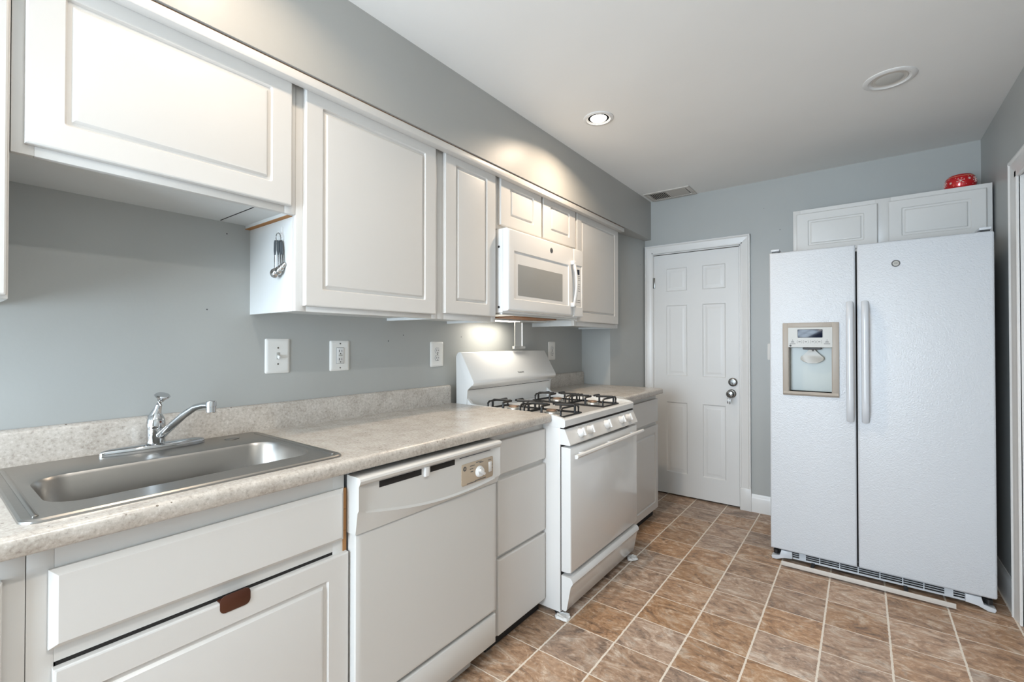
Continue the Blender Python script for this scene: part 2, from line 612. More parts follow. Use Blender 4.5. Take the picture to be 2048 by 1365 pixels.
ky.lathe([(0, -.001), (.009, -.001), (.009, .001), (0, .001)], (kx, kyy - .022, kz - .003), 'x', 14)
ky.tube([(kx - .013 * math.sin(a), kyy - .024, kz - .022 + .013 * math.cos(a)) for a in [i * 2 * math.pi / 14 for i in range(15)]], .0009, 6)
ky.box(kx - .012, kx - .004, kyy - .026, kyy - .024, kz - .066, kz - .032, .0008)
ky.box(kx + .003, kx + .010, kyy - .027, kyy - .025, kz - .070, kz - .033, .0008)
tag(ky.build('key', M['satin']), 'small metal keys on a ring hanging from the white door knob', 'keys')


def casing_profile(w):
    """width -> projection from the wall; outer edge first"""
    return [(0, 0), (0, .022), (.010, .024), (.016, .018), (.030, .017), (.046, .014), (.056, .012), (w - .004, .012), (w, .008), (w, 0)]


cs = MB()
W7 = .068
pl = casing_profile(W7)
cs.prism([(-1.458 + a, YB - d) for a, d in pl], 'z', 0, 2.0605)
cs.prism([(-.656 - a, YB - d) for a, d in pl], 'z', .165, 2.0605)
cs.prism([(YB - d, 2.0605 - a) for a, d in pl], 'x', -1.458, -.656)
cs.box(-.7285, -.654, YB - .020, YB, 0, .165, .002)
# jamb
cs.box(-1.398, -1.3895, YB - .004, YB + .10, 0, DZ).box(-.7325, -.724, YB - .004, YB + .10, 0, DZ).box(-1.398, -.724, YB - .004, YB + .10, 1.9835, DZ)
structure(cs, 'trim_1', M['trim'])
structure(MB().prism([(YB, 0), (YB - .014, 0), (YB - .014, .100), (YB - .010, .112), (YB - .006, .122), (YB - .004, .130), (YB, .130)], 'x', -.654, XR), 'baseboard_back', M['trim'])
structure(MB().prism([(XR, 0), (XR - .014, 0), (XR - .014, .100), (XR - .010, .112), (XR - .006, .122), (XR - .004, .130), (XR, .130)], 'y', 3.075, YB - .014), 'baseboard_right', M['trim'])
c2 = MB()
W9 = .085
pl = casing_profile(W9)
c2.prism([(XR - d, 3.065 - a) for a, d in pl], 'z', 0, 2.075)
c2.prism([(XR - d, 2.065 + .0 + a) for a, d in pl], 'z', 0, 2.075)
c2.prism([(XR - d, 2.075 - a) for a, d in pl], 'y', 2.065, 3.065)
c2.box(XR - .003, XR + .10, 2.98, 2.988, 0, RZ).box(XR - .003, XR + .10, 2.148, 2.156, 0, RZ)
structure(c2, 'trim_2', M['trim'])
structure(MB().box(XR + .022, XR + .058, 2.158, 2.978, .012, 1.99, .002), 'door_2', M['door'])

# thin white moulding strip closing the top of the upper cabinets under the soffit
structure(MB().box(-1.453, -1.417, YF, 3.262, 2.084, 2.1125, .002).box(-1.453, -1.424, YF, 3.258, 2.1125, 2.118, mi=1), 'trim_3', [M['cab'], M['cab_raw']])

# ------------------------------------------------------------------ upper cabinets (left run)
XF, XD = -1.472, -1.453          # face frame, door face


def upper_box(parent, y0, y1, z0, z1, name='body'):
    mb = MB()
    t = .016
    mb.box(XW, XF - .019, y0, y0 + t, z0, z1).box(XW, XF - .019, y1 - t, y1, z0, z1)
    mb.box(XW, XF - .019, y0 + t, y1 - t, z0 + .012, z0 + .028).box(XW, XF - .019, y0 + t, y1 - t, z1 - t, z1)
    mb.box(XW, XW + .006, y0 + t, y1 - t, z0 + .028, z1 - t)
    mb.build('carcass', M['cab_side'], parent)
    fm = MB()
    s = .036
    fm.box(XF - .019, XF, y0, y0 + s, z0, z1, .001).box(XF - .019, XF, y1 - s, y1, z0, z1, .001)
    fm.box(XF - .019, XF, y0 + s, y1 - s, z0, z0 + s, .001).box(XF - .019, XF, y0 + s, y1 - s, z1 - s, z1, .001)
    fm.build('face_frame', M['cab'], parent)


ZT = 2.116
c = thing('upper_cabinet', 'white upper cabinet cut off by the left edge, hanging lower than its neighbour', 'cabinet', (-1.63, -.17, 1.335))
upper_box(c, -.48, .1315, 1.345, ZT)
cab_front('door', c, -.455, .1275, 1.352, 2.10, XD, groove=(.06, .06))

c = thing('upper_cabinet', 'short wide white upper cabinet with one drop-front door above the sink', 'cabinet', (-1.63, .45, 1.67))
upper_box(c, .133, .765, 1.668, ZT)
MB().box(XW + .012, XF - .03, .66, .664, 1.6795, 1.681).build('seam', M['gap'], c)
MB().box(XW, XF - .02, .7485, .7655, 1.6660, 1.6682).build('raw_edge', M['cab_raw'], c, props={'label': 'raw chipboard edge'})
cab_front('door', c, .153, .745, 1.690, 2.106, XD, groove=(.062, .060))

c = thing('upper_cabinet', 'tall white upper cabinet with one wide door, measuring spoons hanging on its side', 'cabinet', (-1.63, 1.08, 1.354))
upper_box(c, .766, 1.3985, 1.354, ZT)
cab_front('door', c, .790, 1.373, 1.372, 2.104, XD, groove=(.060, .056))

c = thing('upper_cabinet', 'narrow tall white upper cabinet with one slim door left of the microwave', 'cabinet', (-1.63, 1.6, 1.354))
upper_box(c, 1.399, 1.797, 1.354, ZT)
cab_front('door', c, 1.428, 1.778, 1.380, 2.110, XD, groove=(.066, .056))

c = thing('upper_cabinet', 'small white two-door upper cabinet right above the microwave', 'cabinet', (-1.63, 2.18, 1.83))
upper_box(c, 1.7985, 2.5945, 1.828, ZT)
MB().box(XF - .018, XF, 2.185, 2.213, 1.86, 2.082).build('centre_stile', M['cab'], c)
cab_front('door', c, 1.818, 2.192, 1.851, 2.112, XD, groove=(.078, .054))
cab_front('door', c, 2.210, 2.585, 1.854, 2.112, XD, groove=(.078, .054))

c = thing('upper_cabinet', 'tall white upper cabinet with one door right of the microwave, last of the left run', 'cabinet', (-1.63, 2.93, 1.357))
upper_box(c, 2.596, 3.262, 1.358, ZT)
cab_front('door', c, 2.604, 3.232, 1.388, 2.108, XD, groove=(.060, .056))

# cabinet over the refrigerator
c = thing('upper_cabinet', 'white two-door cabinet high above the refrigerator on the back wall', 'cabinet', (.1, 3.62, 1.83))
b = MB()
Yc = 3.447
b.box(-.346, .553, Yc + .019, YB, 1.80, 2.094)
b.build('carcass', M['cab_side'], c)
fm = MB()
fm.box(-.346, -.306, Yc, Yc + .019, 1.80, 2.094, .001).box(.513, .553, Yc, Yc + .019, 1.80, 2.094, .001).box(.07, .14, Yc, Yc + .019, 1.80, 2.094, .001)
fm.box(-.306, .07, Yc, Yc + .019, 2.05, 2.094).box(.14, .513, Yc, Yc + .019, 2.05, 2.094).box(-.306, .07, Yc, Yc + .019, 1.80, 1.835).box(.14, .513, Yc, Yc + .019, 1.80, 1.835)
fm.build('face_frame', M['cab'], c)
for x0, x1, gi in ((-.327, .079, .062), (.128, .530, .058)):
    w, h = x1 - x0, 2.068 - 1.815
    g = gi
    MB().panel((x0, Yc, 1.815), PX, PZ, NY, w, h,
               [(0, 0, 0.0002), (0, 0, .013), (.004, .004, .017), (g, .046, .017, .006), (g + .004, .050, .0125, .005), (g + .013, .059, .0125, .003), (g + .018, .064, .0165, .001), (g + .022, .068, .017, .001)], seg=3).build('door', M['cab'], c, ang=15)

# ------------------------------------------------------------------ base cabinets
XB, XBD = -1.190, -1.172


def base_box(parent, y0, y1, zb=.055, zt=.880, rails=()):
    mb = MB()
    t = .016
    mb.box(XW + .01, XB - .019, y0, y0 + t, zb, zt).box(XW + .01, XB - .019, y1 - t, y1, zb, zt)
    mb.box(XW + .01, XB - .019, y0 + t, y1 - t, zb, zb + t).box(XW + .01, XW + .016, y0 + t, y1 - t, zb + t, zt)
    mb.build('carcass', M['cab_side'], parent)
    fm = MB()
    s = .036
    fm.box(XB - .019, XB, y0, y0 + s, zb, zt, .001).box(XB - .019, XB, y1 - s, y1, zb, zt, .001)
    fm.box(XB - .019, XB, y0 + s, y1 - s, zb, zb + s).box(XB - .019, XB, y0 + s, y1 - s, zt - s - .012, zt)
    for z0, z1 in rails:
        fm.box(XB - .019, XB, y0 + s, y1 - s, z0, z1)
    fm.build('face_frame', M['cab'], parent)
    MB().box(-1.232, -1.214, y0, y1, 0.0, zb).build('toe_kick', M['toe'], parent, props={'label': 'black toe kick'})


c = thing('base_cabinet', 'white base cabinet at the far left under the counter, mostly outside the photo', 'cabinet', (-1.49, -.15, 0))
base_box(c, -.45, .1305)
cab_front('door', c, -.43, .102, .08, .838, XBD, groove=(.06, .06))

c = thing('base_cabinet', 'white sink cabinet with a false front panel and a drooping door with a brown tab', 'cabinet', (-1.49, .45, 0))
base_box(c, .1315, .765, rails=((.66, .70),))
MB().panel((XB + .0005, .159, .688), PY, PZ, PX, .600, .146, [(0, 0, 0), (0, 0, .006), (.012, .011, .018), (.014, .013, .018)]).build('false_drawer_front', M['cab'], c, ang=20)
sd = cab_front('door', c, .165, .770, .07, .652, XBD, groove=(.062, .058))
MB().box(XB - .002, XB - .0005, .17, .74, .645, .672).build('door_gap', M['gap'], c)
tb = MB()
tb.panel((XBD + .0003, .437, .626), PY, PZ, PX, .066, .040, [(0, 0, 0, .012), (0, 0, .0015, .012), (.001, .001, .002, .011)], seg=4)
tb.box(XBD - .018, XBD + .0018, .437, .503, .652, .6545, .0008)
tb.build('pull_tab', M['brown'], sd, props={'label': 'brown plastic pull tab'})
# torn chipboard edge beside the dishwasher
ce = MB()
for i in range(12):
    z = .10 + i * .061
    ce.box(XB - .012, XB + .0022, .7625 - .004 * random.random(), .7715, z, z + .060)
ce.build('chipped_edge', M['cab_raw'], c, props={'label': 'chipped raw chipboard edge'})

c = thing('base_cabinet', 'white three-drawer base cabinet between the dishwasher and the gas range', 'cabinet', (-1.49, 1.61, 0))
base_box(c, 1.418, 1.803, rails=((.69, .725), (.355, .385)))
for z0, z1 in ((.712, .850), (.384, .690), (.064, .368)):
    cab_front('drawer_front', c, 1.452, 1.800, z0, z1, XBD, bev=.005)

c = thing('base_cabinet', 'white base cabinet with a drawer and one door right of the gas range', 'cabinet', (-1.49, 2.95, 0))
base_box(c, 2.635, 3.288, rails=((.655, .69),))
cab_front('drawer_front', c, 2.65, 3.284, .686, .848, XBD, bev=.005)
cab_front('door', c, 2.65, 3.284, .066, .662, XBD, groove=(.05, .05))


# ------------------------------------------------------------------ countertops
def counter_profile(xe, zt, zb):
    """front nose of the laminate top"""
    pts = [(xe - .030, zb), (xe - .004, zb), (xe, zb + .004)]
    for k in range(6):
        a = k / 5 * math.pi / 2
        pts.append((xe - .014 + .014 * math.cos(a), zt - .014 + .014 * math.sin(a)))
    pts.append((xe - .030, zt))
    return pts


ZK, ZKB, XE = .922, .884, -1.140
SKx0, SKx1, SKy0, SKy1 = -1.735, -1.205, .140, .752      # hole for the sink
c = thing('countertop', 'long speckled beige-grey laminate countertop left of the gas range, holding the sink', 'countertop', (-1.47, .9, .88))
t = MB()
Y0, Y1 = -.45, 1.798
t.prism(counter_profile(XE, ZK, ZKB), 'y', Y0, Y1)
t.box(SKx1, XE - .030, Y0, Y1, ZKB, ZK)
t.box(XW + .001, SKx0, Y0, Y1, ZKB, ZK).box(SKx0, SKx1, Y0, SKy0, ZKB, ZK).box(SKx0, SKx1, SKy1, Y1, ZKB, ZK)
t.build('top', M['counter'], c, ang=50)
MB().prism([(XW + .001, ZK), (XW + .024, ZK), (XW + .024, 1.010), (XW + .020, 1.016), (XW + .012, 1.020), (XW + .001, 1.020)], 'y', Y0, 1.789).build('backsplash', M['counter'], c)
c = thing('countertop', 'short beige-grey laminate countertop in the corner right of the gas range', 'countertop', (-1.47, 2.95, .88))
t = MB()
Y0, Y1 = 2.628, 3.295
t.prism(counter_profile(XE, ZK, ZKB), 'y', Y0, Y1)
t.box(XW + .001, XE - .030, Y0, Y1, ZKB, ZK)
t.build('top', M['counter'], c, ang=50)
MB().prism([(XW + .001, ZK), (XW + .024, ZK), (XW + .024, 1.010), (XW + .020, 1.016), (XW + .012, 1.020), (XW + .001, 1.020)], 'y', Y0, 3.29).build('backsplash', M['counter'], c)

# ------------------------------------------------------------------ sink
s = thing('sink', 'single-bowl stainless steel drop-in sink set into the countertop', 'sink', (-1.47, .446, ZK))
X0, X1, YS0, YS1 = -1.752, -1.190, .122, .770
zt = ZK + .0055
bx0, bx1, by0, by1 = -1.568, -1.282, .172, .735          # bowl opening
t = MB()


def ring_pts(x0, x1, y0, y1, r, z, seg=8):
    out = []
    for cx, cy, st in ((x1 - r, y1 - r, 0), (x0 + r, y1 - r, 1), (x0 + r, y0 + r, 2), (x1 - r, y0 + r, 3)):
        for k in range(seg + 1):
            a = (st + k / seg) * math.pi / 2
            out.append((cx + r * math.cos(a), cy + r * math.sin(a), z))
    return out


bm = t.bm
seq = [ring_pts(X0, X1, YS0, YS1, .030, ZK + .0004), ring_pts(X0 + .001, X1 - .001, YS0 + .001, YS1 - .001, .029, ZK + .004), ring_pts(X0 + .005, X1 - .005, YS0 + .005, YS1 - .005, .027, zt + .0015),
       ring_pts(X0 + .014, X1 - .014, YS0 + .014, YS1 - .014, .020, zt), ring_pts(bx0 - .008, bx1 + .008, by0 - .008, by1 + .008, .075, zt),
       ring_pts(bx0 - .001, bx1 + .001, by0 - .001, by1 + .001, .070, zt - .002), ring_pts(bx0 + .003, bx1 - .003, by0 + .003, by1 - .003, .070, zt - .010),
       ring_pts(bx0 + .012, bx1 - .012, by0 + .014, by1 - .014, .070, zt - .100), ring_pts(bx0 + .018, bx1 - .018, by0 + .024, by1 - .024, .068, zt - .140),
       ring_pts(bx0 + .032, bx1 - .032, by0 + .040, by1 - .040, .060, zt - .165), ring_pts(bx0 + .055, bx1 - .055, by0 + .065, by1 - .065, .045, zt - .174)]
R = [[bm.verts.new(p) for p in q] for q in seq]
n = len(R[0])
for P, Q in zip(R, R[1:]):
    for k in range(n):
        bm.faces.new((P[k], P[(k + 1) % n], Q[(k + 1) % n], Q[k]))
bm.faces.new(R[-1])
bmesh.ops.recalc_face_normals(bm, faces=bm.faces[:])
for f_ in bm.faces:
    pass
o = t.build('basin', M['steel'], s, ang=30)
# raised ribs along both short sides of the rim
for y in (.147, .752):
    rb = MB()
    rb.panel((-1.72, y - .006, zt), PX, PY, PZ, .50, .010, [(0, 0, -.001, .004), (0, 0, .001, .004), (.003, .003, .0032, .002)], seg=3)
    rb.build('rim_rib', M['steel'], s)
MB().lathe([(0, 0), (.021, 0), (.022, .002), (.018, .0045), (0, .005)], (-1.684, .662, zt), 'z', 24).build('hole_cover', M['steel'], s)
dr = MB()
dr.lathe([(.045, 0), (.045, .002), (.030, .001), (.028, -.004), (0, -.004)], (-1.425, .45, zt - .1735), 'z', 24)
dr.build('drain', M['chrome'], s)

# ------------------------------------------------------------------ faucet
fz = zt + .0006
f = thing('faucet', 'chrome single-lever kitchen faucet with a swung spout on the sink rim', 'faucet', (-1.70, .457, fz))
t = MB()
pts = []
for k in range(40):
    a = 2 * math.pi * k / 40
    ca, sa = math.cos(a), math.sin(a)
    yy = .457 + .130 * math.copysign(abs(ca) ** .9, ca)
    wv = .029 * (1 - .55 * abs(ca) ** 2.2)
    xx = -1.70 + wv * math.copysign(abs(sa) ** .8, sa)
    pts.append((xx, yy))
bm = t.bm
rs = []
for sc, z, ins in ((1, fz, 0), (1.0, fz + .009, 0), (.985, fz + .013, 0), (.94, fz + .016, 0), (.80, fz + .0195, 0), (.35, fz + .022, 0)):
    rs.append([bm.verts.new((-1.70 + (x + 1.70) * sc, .457 + (y - .457) * sc, z)) for x, y in pts])
for P, Q in zip(rs, rs[1:]):
    for k in range(40):
        bm.faces.new((P[k], P[(k + 1) % 40], Q[(k + 1) % 40], Q[k]))
bm.faces.new(rs[-1]); bm.faces.new(rs[0][::-1])
bmesh.ops.recalc_face_normals(bm, faces=bm.faces[:])
t.build('deck_plate', M['chrome'], f, ang=50)
MB().lathe([(.0235, 0), (.0235, .050), (.0226, .051), (.0226, .053), (.0240, .054), (.0245, .060), (.0240, .068), (.0215, .080), (.0175, .089), (.0125, .096), (0, .100)], (-1.70, .457, fz + .012), 'z', 32).build('body', M['chrome'], f)
MB().tube([(-1.682, .463, fz + .044), (-1.676, .466, fz + .046), (-1.600, .498, fz + .108), (-1.562, .515, fz + .132), (-1.535, .528, fz + .139), (-1.508, .540, fz + .140)], [.0130, .0145, .0125, .0115, .0112, .0115], 16, flat=.8).build('spout', M['chrome'], f)
MB().lathe([(0, .008), (.0120, .006), (.0135, .002), (.0138, -.010), (.0128, -.011), (.0128, -.026), (.011, -.028), (0, -.028)], (-1.512, .538, fz + .146), 'z', 20).build('aerator', M['chrome'], f)
lv = MB()
lv.tube([(-1.703, .455, fz + .096), (-1.701, .457, fz + .108), (-1.698, .460, fz + .120), (-1.695, .463, fz + .134), (-1.692, .466, fz + .146), (-1.689, .468, fz + .156)], [.0185, .0145, .0105, .0082, .0085, .0125], 16)
lv.lathe([(0, -.004), (.009, -.002), (.0185, .006), (.021, .010), (.018, .0135), (0, .0150)], (-1.688, .468, fz + .152), (.30, .06, 1), 24, sx=1.15, sy=.95)
lv.build('lever', M['chrome'], f)
MB().lathe([(0, 0), (.003, 0), (.003, .0008), (0, .001)], (-1.6765, .462, fz + .084), (1, 0.1, .35), 12).build('index_button', M['brown'], f)

# ------------------------------------------------------------------ dishwasher
d = thing('dishwasher', 'white built-in dishwasher with a bisque control badge left of the drawers', 'dishwasher', (-1.45, 1.09, 0))
DY0, DY1 = .776, 1.412
MB().box(-1.75, -1.185, DY0 + .004, DY1 - .004, .06, .868).build('tub', M['fridge_grey'], d)
t = MB()
# lower door skin
t.panel((-1.185, DY0, .197), PY, PZ, PX, DY1 - DY0, .505, [(0, 0, 0), (0, 0, .030), (.003, .003, .034), (.010, .006, .036), (.02, .012, .036)])
t.build('door', M['dw'], d, ang=25)
MB().panel((-1.185, DY0 + .002, .072), PY, PZ, PX, DY1 - DY0 - .004, .112, [(0, 0, 0), (0, 0, .030), (.002, .002, .033), (.004, .004, .034)]).build('access_panel', M['dw'], d)
MB().box(-1.24, -1.205, DY0 + .02, DY1 - .09, .004, .070, .002).build('toe_plate', M['dw'], d)
# console: frame, pocket and bowed lower edge
t = MB()
bm = t.bm
NYs = 25
rows_ = []
CY0, CY1 = .772, 1.408
for i in range(NYs):
    u = i / (NYs - 1)
    y = CY0 + u * (CY1 - CY0)
    e = min(1, max(0, (min(u, 1 - u)) / .055))          # 0 at the raised ends, 1 over the field
    xb = -1.128
    xi = xb - .010 * e
    zb = .707 + .042 * (1 - u) ** 2 + .020 * (1 - math.sin(math.pi * u))
    prof = [(-1.186, .868), (-1.130, .868), (-1.122, .864), (-1.120, .858), (-1.124, .849), (xi, .842), (xi, .80), (xi, zb + .006), (xb - .006, zb - .001), (-1.144, .703), (-1.186, .703)]
    rows_.append([bm.verts.new((x, y, z)) for x, z in prof])
for P, Q in zip(rows_, rows_[1:]):
    for k in range(len(P)):
        k2 = (k + 1) % len(P)
        bm.faces.new((P[k], Q[k], Q[k2], P[k2]))
bm.faces.new(rows_[0]); bm.faces.new(rows_[-1][::-1])
bmesh.ops.recalc_face_normals(bm, faces=bm.faces[:])
con = t.build('console', M['dw'], d, ang=22)
MB().box(-1.139, -1.1372, .848, 1.012, .8215, .8405).build('vent_slot', M['gap'], con)
MB().box(-1.139, -1.1372, 1.050, 1.165, .8215, .8405).build('vent_slot', M['gap'], con)
MB().box(-1.139, -1.1375, 1.19, 1.36, .8365, .8395).build('vent_slot', M['ink'], con)
t = MB(); t.box(-1.139, -1.128, 1.020, 1.040, .812, .846, .004, 3)
t.build('latch_tab', M['plastic'], con)
bd = MB().panel((-1.1378, 1.198, .735), PY, PZ, PX, .176, .078, [(0, 0, 0, .008), (0, 0, .0012, .008), (.002, .002, .002, .007)], seg=4)
XBG = -1.1357
MB().lathe([(0, 0), (.021, 0), (.021, .004), (.018, .007), (.0165, .008), (.0165, .012), (0, .012)], (XBG, 1.292, .771), 'x', 28).build('dial', M['plastic'], con)
h = MB(); h.box(XBG + .008, XBG + .021, 1.287, 1.297, .754, .789, .003)
bmesh.ops.rotate(h.bm, verts=h.bm.verts[:], cent=(XBG, 1.292, .771), matrix=Matrix.Rotation(math.radians(55), 3, 'X'))
h.build('dial_grip', M['plastic'], con)
MB().box(XBG, XBG + .004, 1.345, 1.361, .757, .795, .001).build('rocker_switch', M['plastic'], con)
for y, z, w in ((1.255, .800, .026), (1.305, .803, .022), (1.290, .807, .030), (1.250, .789, .018), (1.252, .779, .014), (1.353, .802, .018), (1.30, .741, .06), (1.368, .782, .004), (1.368, .769, .004), (1.25, .739, .05)):
    bd.box(XBG, XBG + .0004, y - w / 2, y + w / 2, z - .0013, z + .0013, mi=1)
bd.build('control_badge', [M['bisque'], M['ink']], con, props={'label': 'bisque control badge with dial and rocker'})


def roundel(parent, O, A, B, r, name='badge', dark=M['ink'], light=M['chrome'], disc=True):
    """round maker's badge: ring, field and a two-letter monogram"""
    A, B = Vector(A), Vector(B)
    D = A.cross(B)
    O = Vector(O)
    mb = MB()
    mb.lathe([(r * .86, 0), (r, 0), (r, .0012), (r * .93, .0018), (r * .86, .0012)], O, tuple(D), 28)
    rb_ = mb.build(name, light, parent)
    MB().lathe([(0, 0), (r * .87, 0), (r * .87, .0008), (0, .0008)], O, tuple(D), 28).build('badge_field', dark, parent if parent.parent is not None and parent.parent.parent is not None else rb_)
    return rb_


XL = XBG
ro = MB().lathe([(0, 0), (.0085, 0), (.0085, .0006), (0, .0006)], (XL, 1.214, .796), 'x', 24).build('badge', M['ink'], con)
lettering('GE', .009, (XL + .0009, 1.214, .796), PY, PZ, M['bisque'], con, 'monogram', .0002)

# ------------------------------------------------------------------ gas range
RY0_, RY1_ = 1.806, 2.588
g = thing('gas_range', 'white freestanding gas range with black grates between the two counters', 'range', (-1.40, 2.2, 0))
t = MB()
t.box(-1.74, -1.098, RY0_, RY1_, .022, .862, .002)
t.build('body', M['enamel'], g)
MB().box(-1.0985, -1.094, RY0_ + .006, RY1_ - .006, .03, .80).build('front_gap', M['gap'], g)
# cooktop with raised edges
t = MB()
t.prism([(-1.74, .862), (-1.078, .862), (-1.070, .868), (-1.070, .896), (-1.076, .903), (-1.090, .905), (-1.105, .901), (-1.74, .901)], 'y', RY0_ - .002, RY1_ + .002)
for y0, y1 in ((RY0_ - .004, RY0_ + .012), (RY1_ - .012, RY1_ + .004)):
    t.prism([(-1.74, .895), (-1.078, .895), (-1.085, .907), (-1.130, .916), (-1.60, .922), (-1.64, .928), (-1.67, .955), (-1.74, .955)], 'y', y0, y1)
t.build('cooktop', M['enamel'], g, ang=30)
# control panel, slanted
t = MB()
t.prism([(-1.12, .785), (-1.046, .785), (-1.044, .790), (-1.074, .856), (-1.12, .858)], 'y', RY0_ + .001, RY1_ - .001)
cp = t.build('control_panel', M['enamel'], g)
MB().box(-1.098, -1.072, RY0_ + .004, RY1_ - .004, .8565, .8625).build('panel_gap', M['gap'], g)
nrm = Vector((.066, 0, .030)).normalized()
upv = Vector((-.030, 0, .066)).normalized()
for i, y in enumerate((1.927, 2.019, 2.208, 2.385, 2.478)):
    z = .824 - .001 * i * 0
    O = Vector((-1.044, y, .790)) + upv * .037
    k = MB()
    big = 1.15 if i == 2 else 1.0
    k.lathe([(0, 0), (.0215 * big, 0), (.0205 * big, .006), (.018 * big, .010), (.0165 * big, .020), (.013 * big, .024), (0, .025)], O, tuple(nrm), 28)
    p0 = O + nrm * .016
    kn = k.build('knob', M['plastic'], cp)
    gp = MB().tube([O + nrm * .023 - upv * .018 * big, O + nrm * .025 + upv * .018 * big], .0065, 10)
    gp.build('knob_grip', M['plastic'], cp)
for i, y in enumerate((1.927, 2.019, 2.208, 2.385, 2.478)):
    tk = MB()
    O = Vector((-1.044, y, .790)) + upv * .037 + nrm * .0002
    for a in range(-150, 151, 30):
        q = math.radians(a + 90)
        if abs(a) > 140: continue
        e = Vector(PY) * math.cos(q) + upv * math.sin(q)
        r0 = .0255 if i != 2 else .029
        tk.tube([O + e * r0, O + e * (r0 + .004)], .0007, 4)
    tk.build('dial_marks', M['ink'], cp)
# oven door with chamfered lower side, handle bar
t = MB()
t.panel((-1.093, RY0_ + .004, .208), PY, PZ, PX, RY1_ - RY0_ - .012, .566, [(0, .0, 0, .002), (0, .0, .030, .002), (.002, .003, .046, .004), (.006, .007, .048, .004)], seg=3)
od = t.build('oven_door', M['enamel'], g)
hb = MB()
hb.prism([(-1.024, .728), (-1.012, .730), (-1.008, .738), (-1.010, .745), (-1.018, .748), (-1.026, .744)], 'y', 1.815, 2.600)
for y in (1.90, 2.20, 2.50):
    hb.box(-1.046, -1.022, y - .014, y + .014, .732, .743, .002)
hb.build('handle', M['plastic'], od)
# storage drawer
t = MB()
t.prism([(-1.093, .034), (-1.072, .034), (-1.066, .040), (-1.048, .135), (-1.044, .150), (-1.034, .166), (-1.036, .178), (-1.046, .190), (-1.093, .192)], 'y', RY0_ + .004, RY1_ - .010)
dw_ = t.build('drawer', M['enamel'], g, ang=40)
# backguard
bg_ = MB()
BY0, BY1 = 1.7995, 2.618
sh = [(-1.748, .900), (-1.748, 1.176)]
for k in range(7):
    a = math.pi - k / 6 * math.pi * .62
    sh.append((-1.722 + .026 * math.cos(a), 1.176 + .024 * math.sin(a)))
sh += [(-1.625, 1.050), (-1.620, 1.036), (-1.628, 1.022), (-1.664, 1.004), (-1.668, .996), (-1.668, .900)]
bg_.prism(sh, 'y', BY0, BY1, bev=.004)
bgo = bg_.build('backguard', M['enamel'], g, ang=40)
MB().box(-1.672, -1.6665, BY0 + .012, BY1 - .012, .996, 1.002).build('backguard_gap', M['gap'], g)
nb = Vector((1.178 - 1.050, 0, -1.625 + 1.708)).normalized()       # normal of the sloping face
nb = Vector((.126, 0, .080)).normalized()
ub = Vector((-.080, 0, .126)).normalized()
lettering('Hotpoint', .016, Vector((-1.6395, 2.245, 1.073)) + nb * .0012, PY, ub, M['ink'], bgo)


# burners and grates
def burner(x, y):
    b_ = MB()
    b_.lathe([(.052, 0), (.050, .002), (.034, .003), (.032, .010), (.034, .013), (.030, .014), (0, .014)], (x, y, .901), 'z', 28)
    o_ = b_.build('burner', M['aluminium'], g)
    MB().lathe([(0, .0140), (.026, .0140), (.027, .017), (.022, .021), (0, .022)], (x, y, .901), 'z', 24).build('burner_cap', M['brass'], o_)


def grate(y0, y1, x0=-1.565, x1=-1.100):
    """one long wire grate over two burners: base frame, bent rails and eight fingers"""
    m = MB()
    zb, zt_ = .906, .948
    r = .0060
    m.tube([(x0, y0, zb), (x1, y0, zb), (x1, y1, zb), (x0, y1, zb), (x0, y0, zb)], .0052, 8)
    xm = (x0 + x1) / 2
    ym = (y0 + y1) / 2
    m.tube([(xm, y0, zb), (xm, y1, zb)], .0052, 8)

    def finger(p, q):
        """rises from base point p, bends over towards q at the top"""
        p, q = Vector(p), Vector(q)
        a = p.copy(); a.z = zt_ - .010
        d_ = (q - p); d_.z = 0; L = d_.length; d_.normalize()
        pts_ = [p, a]
        for k in range(1, 5):
            t_ = k / 4 * math.pi / 2
            pts_.append(Vector((p.x, p.y, zt_ - .010)) + d_ * .010 * (1 - math.cos(t_)) + Vector((0, 0, .010 * math.sin(t_))))
        pts_.append(Vector((q.x, q.y, zt_)))
        m.tube(pts_, r, 8)
        m.tube([pts_[-1] - d_ * .002, pts_[-1] + d_ * .002], r, 8)
    for xc in ((x0 + xm) / 2, (xm + x1) / 2):
        s_ = .022
        hx = (x1 - x0) / 4
        finger((xc, y0, zb), (xc, ym - s_, zb))
        finger((xc, y1, zb), (xc, ym + s_, zb))
        finger((xc - hx + .004, ym - .035, zb), (xc - s_, ym - .004, zb))
        finger((xc + hx - .004, ym + .035, zb), (xc + s_, ym + .004, zb))
        # raised end hoops of each half
        for (xx, sgn) in ((xc - hx + .012, 1), (xc + hx - .012, -1)):
            pts_ = [(xx, y0 + .004, zb), (xx, y0 + .004, zt_ - .014), (xx, y0 + .016, zt_ - .004), (xx, y1 - .016, zt_ - .004), (xx, y1 - .004, zt_ - .014), (xx, y1 - .004, zb)]
            m.tube(pts_, .0052, 8)
    return m.build('grate', M['iron'], g, props={'label': 'black cast iron grate over two burners'})


for y0, y1 in ((1.832, 2.008), (2.268, 2.440)):
    grate(y0, y1)
    for x in (-1.449, -1.216):
        burner(x, (y0 + y1) / 2)
for x, y in ((-1.13, 1.84), (-1.13, 2.55), (-1.70, 1.84), (-1.70, 2.55)):
    MB().lathe([(.016, 0), (.016, .008), (.008, .010), (.008, .026), (0, .026)], (x, y, 0.0005), 'z', 14).build('leg', M['black'], g)


